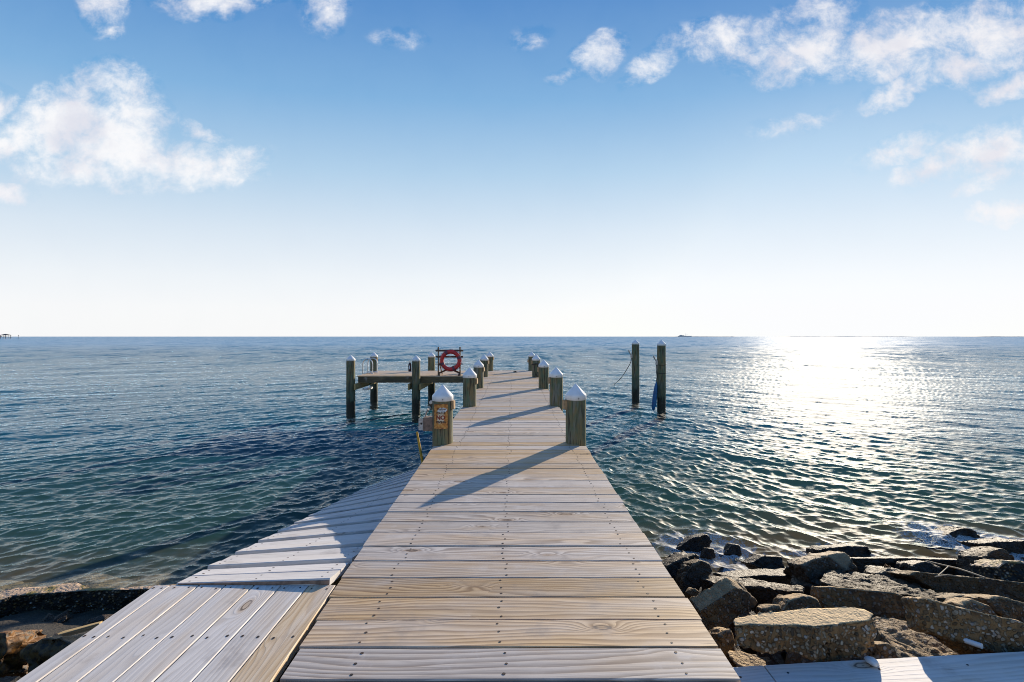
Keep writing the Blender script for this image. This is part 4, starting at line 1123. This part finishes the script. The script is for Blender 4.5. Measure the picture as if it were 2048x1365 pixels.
facer('tall round dark boulder at the right end of the concrete beam', [(1968, 1116), (1985, 1102), (2003, 1095), (2022, 1105), (2040, 1122), (2050, 1150), (2000, 1160), (1972, 1152)], 4.1, 0.3, lean=0.15, tone=0.55, rough=0.03, smooth=4)
facer('knobbly oyster covered rock in front of the tall round boulder', [(1996, 1136), (2013, 1122), (2048, 1124), (2100, 1135), (2100, 1172), (2048, 1170), (2008, 1164)], 3.8, 0.25, lean=0.15, tone=0.3, rough=0.04, smooth=2, mat='barn')
facer('weedy humped rock standing in the waves at the right', [(1864, 1080), (1906, 1062), (1930, 1055), (1951, 1061), (1968, 1074), (1955, 1086), (1900, 1086)], 5.7, 0.35, lean=0.15, tone=0.6, rough=0.04, smooth=3)
facer('low dark reef rock awash at the right frame edge', [(1958, 1087), (2000, 1083), (2060, 1082), (2130, 1090), (2130, 1108), (2048, 1102), (1985, 1102)], 5.3, 0.35, lean=0.1, tone=0.5, rough=0.04, smooth=3)
facer('small pointed rock breaking the surface left of the surf', [(1447, 1099), (1465, 1088), (1482, 1091), (1484, 1101)], 5.4, 0.16, lean=0.08, tone=0.5, rough=0.02, smooth=2)
facer('tiny dark rock awash beside the small pointed one', [(1402, 1104), (1414, 1096), (1431, 1098), (1432, 1106)], 5.3, 0.12, lean=0.05, tone=0.5, rough=0.02, smooth=2)
facer('green weedy rock washed over by a wave near the pier', [(1352, 1088), (1385, 1076), (1415, 1068), (1426, 1080), (1420, 1092), (1370, 1094)], 5.55, 0.2, lean=0.1, tone=1.0, rough=0.03, smooth=3)
facer('broad dark rock at the water edge behind the thin wet slab', [(1498, 1127), (1527, 1111), (1567, 1113), (1573, 1132), (1540, 1136)], 4.75, 0.2, lean=0.12, tone=0.5, rough=0.03, smooth=2)
facer('small dark stone left of the pointed grey boulder', [(1579, 1134), (1600, 1120), (1613, 1125), (1600, 1140)], 4.4, 0.14, lean=0.08, tone=0.5, rough=0.02, smooth=2)
facer('dark jagged boulder touching the right pier edge', [(1330, 1135), (1350, 1122), (1375, 1112), (1396, 1108), (1401, 1118), (1388, 1132), (1365, 1165), (1340, 1165)], 4.2, 0.3, lean=0.2, tone=0.5, rough=0.04, smooth=2)
facer('dark block leaning on the jagged boulder by the pier', [(1372, 1146), (1385, 1129), (1402, 1119), (1417, 1125), (1426, 1139), (1418, 1152), (1398, 1170), (1362, 1172)], 3.95, 0.22, lean=0.15, tone=0.4, rough=0.03, smooth=2)
slab('flat pale flake lying beside the pier', [(1378, 1194), (1410, 1190), (1426, 1202), (1396, 1204)], 0.05, z=0.52, tone=0.0, rough=0.008, topness=0.6)
facer('small dark wedge beside the pale flake', [(1380, 1190), (1389, 1176), (1408, 1190), (1400, 1200)], 3.3, 0.12, lean=0.05, tone=0.4, rough=0.015)
facer('pebbly stone tucked under the left end of the big slab', [(1434, 1272), (1450, 1259), (1462, 1258), (1470, 1285), (1445, 1296)], 2.35, 0.16, lean=0.06, tone=0.2, rough=0.015, L=0.016)
slab('grey flake in the gap between pier and big slab', [(1440, 1290), (1462, 1287), (1470, 1294), (1450, 1298)], 0.05, z=0.82, tone=0.0, rough=0.008, topness=0.0, L=0.015)
slab('brown slab with pale sandy rim wedged under the big slab', [(1446, 1298), (1480, 1300), (1530, 1320), (1540, 1338), (1490, 1340), (1466, 1325)], 0.12, z=0.84, follow=0, tone=0.1, rough=0.016, topness=0.7, L=0.018)
# left of the landing platform
slab('long oyster crusted slab at the water edge left of the platform', [(-160, 1196), (0, 1183), (39, 1175), (98, 1172), (125, 1167), (156, 1165), (172, 1172), (196, 1176), (293, 1172), (380, 1166), (370, 1176), (260, 1180), (166, 1182), (98, 1187), (25, 1192), (0, 1202), (-160, 1215)],
     0.26, z=0.20, follow=0.0, tone=0.0, rough=0.035, topness=0.9, L=0.035, mat='barn')
facer('rust stained rock in the dark gap below the platform edge', [(40, 1300), (85, 1277), (120, 1275), (142, 1290), (170, 1330), (60, 1335)], 2.75, 0.25, lean=0.1, rough=0.04, mat='rust_rock')
facer('orange lichen rock at the left frame edge', [(-60, 1275), (-10, 1264), (10, 1266), (17, 1290), (-10, 1330), (-70, 1330)], 2.75, 0.25, lean=0.1, rough=0.04, mat='rust_rock')
# broken board on the left, reed, pipe, shell
plank('broken_board', None, Pd(98, 1275, 3.3), Pd(198, 1247, 3.3), Pd(205, 1242, 3.5), Pd(128, 1262, 3.5), 0.03, M['beam'], 0.9, 1.2, segs=6)
tag(bpy.data.objects['broken_board'], 'splintered brown board lying below the landing platform', 'board')
mb = MB(); pts = [Pd(1852, 1122, 4.0), Pd(1880, 1129, 3.85), Pd(1915, 1137, 3.65), Pd(1945, 1147, 3.5), Pd(1970, 1156, 3.4)]
mb.tube(pts, 0.006, 6); mb.tube([Pd(1897, 1133, 3.7), Pd(1885, 1144, 3.6), Pd(1876, 1152, 3.5)], 0.004, 6); mb.tube([Pd(1870, 1154, 3.5), Pd(1895, 1150, 3.5), Pd(1915, 1153, 3.45)], 0.004, 6)
tag(mb.build('reed_stem', M['reed']), 'pale dry reed stem lying across the dark rocks', 'reed')
mb = MB(); a, b_ = Pd(1929, 1281, 2.33), Pd(1964, 1293, 2.27); mb.tube([a, a.lerp(b_, 0.5), b_], 0.013, 12)
tag(mb.build('pipe_piece', M['white']), 'short white plastic pipe lying among the rocks', 'pipe')
bm = bmesh.new(); bmesh.ops.create_icosphere(bm, subdivisions=3, radius=1)
pc = Pz(1744, 1323, 1.068)
for v in bm.verts:
    q = v.co.copy(); rr = 1 + 0.25 * mnoise.noise(q * 2 + Vector((3, 1, 7))) + 0.06 * math.sin(math.atan2(q.y, q.x) * 14)
    v.co = pc + Vector((q.x * 0.024 * rr, q.y * 0.032 * rr, q.z * 0.014))
mb = MB(); mb.bm(bm, smooth=True); tag(mb.build('oyster_shell', M['shell']), 'bleached oyster shell on the bulkhead cap', 'shell')

# small rubble filling the gaps
mb = MB()
for i in range(450):
    if i < 400:
        px_ = R.uniform(1330, 2200); py_ = R.uniform(1112, 1345)
    else:
        px_ = R.uniform(-120, 420); py_ = R.uniform(1185, 1360)
    zt = ztop(py_) - 0.30 if i < 400 else 0.05 + R.uniform(-0.05, 0.12)
    p = Pz(px_, py_, zt)
    if p.y < 2.2: continue
    if -1.02 < p.x < 0.98 and i < 400: continue
    gz = ground_z(p.y)
    p.z = max(gz - 0.02, gz + (zt - gz) * R.uniform(0.0, 0.8)) if i < 400 else gz - 0.02
    bm = bmesh.new(); bmesh.ops.create_icosphere(bm, subdivisions=2, radius=1)
    r = R.uniform(0.02, 0.10); sc = Vector((R.uniform(.8, 1.5), R.uniform(.7, 1.3), R.uniform(.45, .9))) * r
    rot = Matrix.Rotation(R.uniform(0, 6.28), 3, Vector((R.uniform(-.4, .4), R.uniform(-.4, .4), 1)).normalized())
    s0 = Vector((R.uniform(0, 50), R.uniform(0, 50), 0))
    for v in bm.verts:
        q = v.co * (1 + 0.45 * mnoise.noise(v.co * 1.4 + s0))
        v.co = p + rot @ Vector((q.x * sc.x, q.y * sc.y, q.z * sc.z))
    mb.bm(bm)
o = mb.build('rubble', M['rock'], None, {'tone': 0.35, 'top': 0.0})
tag(o, 'small broken stones filling the gaps between the shore rocks', 'rubble', kind='stuff')

# ------------------------------------------------------------------ far shore things
def land(name, px0, px1, d, h, lab):
    xs = np.linspace((px0 - CX) * d / F, (px1 - CX) * d / F, 60); vs, fs = [], []
    for i, x in enumerate(xs):
        e = min(1, min(i, 59 - i) / 5.0)
        hh = h * e * (0.75 + 0.35 * mnoise.noise(Vector((x * 0.004, d, 0))) + 0.25 * mnoise.noise(Vector((x * 0.03, d, 3))))
        vs += [(x, d, -0.5), (x, d + 20, max(0.2, hh)), (x, d + 200, max(0.2, hh)), (x, d + 260, -0.5)]
    for i in range(59):
        for j in range(3): fs.append((i * 4 + j, i * 4 + j + 1, i * 4 + j + 5, i * 4 + j + 4)[::-1])
    mb = MB(); mb.add(vs, fs); tag(mb.build(name, M['marsh']), lab, 'land', kind='structure')
land('far_land', 1345, 1478, 5200, 5.5, 'low strip of land on the horizon behind the far ship')
land('far_land', 1567, 1842, 5600, 6.0, 'low strip of land on the horizon under the sun glare')
land('far_land', 1945, 2200, 6000, 5.5, 'low strip of land at the right end of the horizon')
t = thing('far_ship', 'tiny grey work ship on the horizon right of the mooring pilings', 'ship', ((1370 - CX) * 4800 / F, 4800, 0))
X0 = (1357 - CX) * 4800 / F; X1 = (1384 - CX) * 4800 / F
mb = MB(); vs = []
for (xx, zz) in ((X0 + 6, -1), (X1 - 6, -1), (X1, 9), (X0, 9)): vs += [(xx, 4800, zz)]
vs = vs + [(v[0], 4824, v[2]) for v in vs]; mb.add(vs, [(0, 1, 2, 3), (7, 6, 5, 4), (0, 4, 5, 1), (1, 5, 6, 2), (2, 6, 7, 3), (3, 7, 4, 0)]); mb.build('hull', M['ship'], t)
mb = MB(); mb.box((X0 + 15, 4803, 9.02), (X0 + 62, 4820, 15)); mb.box((X0 + 22, 4804, 15.02), (X0 + 40, 4818, 19)); mb.build('superstructure', M['ship'], t)
mb = MB(); mb.tube([(X0 + 75, 4810, 9), (X0 + 75, 4810, 36)], 1.2, 8); mb.tube([(X0 + 75, 4810, 14), (X0 + 100, 4810, 22)], 0.8, 6); mb.build('mast', M['ship'], t)
# gazebo at the end of a far pier, left edge
D = 560.0; sc_ = D / F
gx = lambda px: (px - CX) * sc_
t = thing('gazebo', 'tiny dark gazebo on posts in the water at the left horizon', 'gazebo', (gx(5), D, 0))
mb = MB(); x0, x1, xm = gx(-1.5), gx(11), gx(5); zr, ze = CZ + 5.2 * sc_, CZ + 2.9 * sc_
vs = [(x0, D, ze), (x1, D, ze), (x1, D + 7, ze), (x0, D + 7, ze), (xm - 0.8, D + 3.5, zr), (xm + 0.8, D + 3.5, zr), (x0 + .3, D + .3, ze - .3), (x1 - .3, D + .3, ze - .3), (x1 - .3, D + 6.7, ze - .3), (x0 + .3, D + 6.7, ze - .3)]
mb.add(vs, [(0, 1, 5, 4), (1, 2, 5), (2, 3, 4, 5), (3, 0, 4), (6, 9, 8, 7), (0, 6, 7, 1), (1, 7, 8, 2), (2, 8, 9, 3), (3, 9, 6, 0)]); mb.build('roof', M['far_dark'], t)
for xx in (x0 + .7, xm, x1 - .7):
    for yy in (D + .7, D + 6.3):
        mb = MB(); mb.box((xx - .14, yy - .14, -1), (xx + .14, yy + .14, ze - .3)); mb.build('post', M['far_dark'], t)
mb = MB(); mb.box((x0 - 3, D - .2, CZ - 0.9), (gx(13.5), D + 7.2, CZ - 0.6)); mb.build('deck', M['far_dark'], t)
mb = MB()
for zz in (CZ - .2, CZ + .25, CZ + 0.5): mb.box((x0 + .3, D + .25, zz), (xm - 0.9, D + .33, zz + .3)); mb.box((xm + .6, D + .25, zz), (gx(13.2), D + .33, zz + .12))
mb.build('railing', M['far_dark'], t)
t = thing('channel_marker', 'thin channel marker post on the left horizon beside the gazebo', 'marker', (gx(37.5), D, 0))
mb = MB(); mb.tube([(gx(37.5), D, -1), (gx(37.5), D, CZ + 1.7 * sc_)], 0.16, 8); mb.build('post', M['far_dark'], t)
mb = MB(); mb.box((gx(37.5) - .55, D - .25, CZ + 0.9 * sc_), (gx(37.5) + .55, D - .19, CZ + 2.3 * sc_)); mb.build('board', M['far_dark'], t)

build_water()
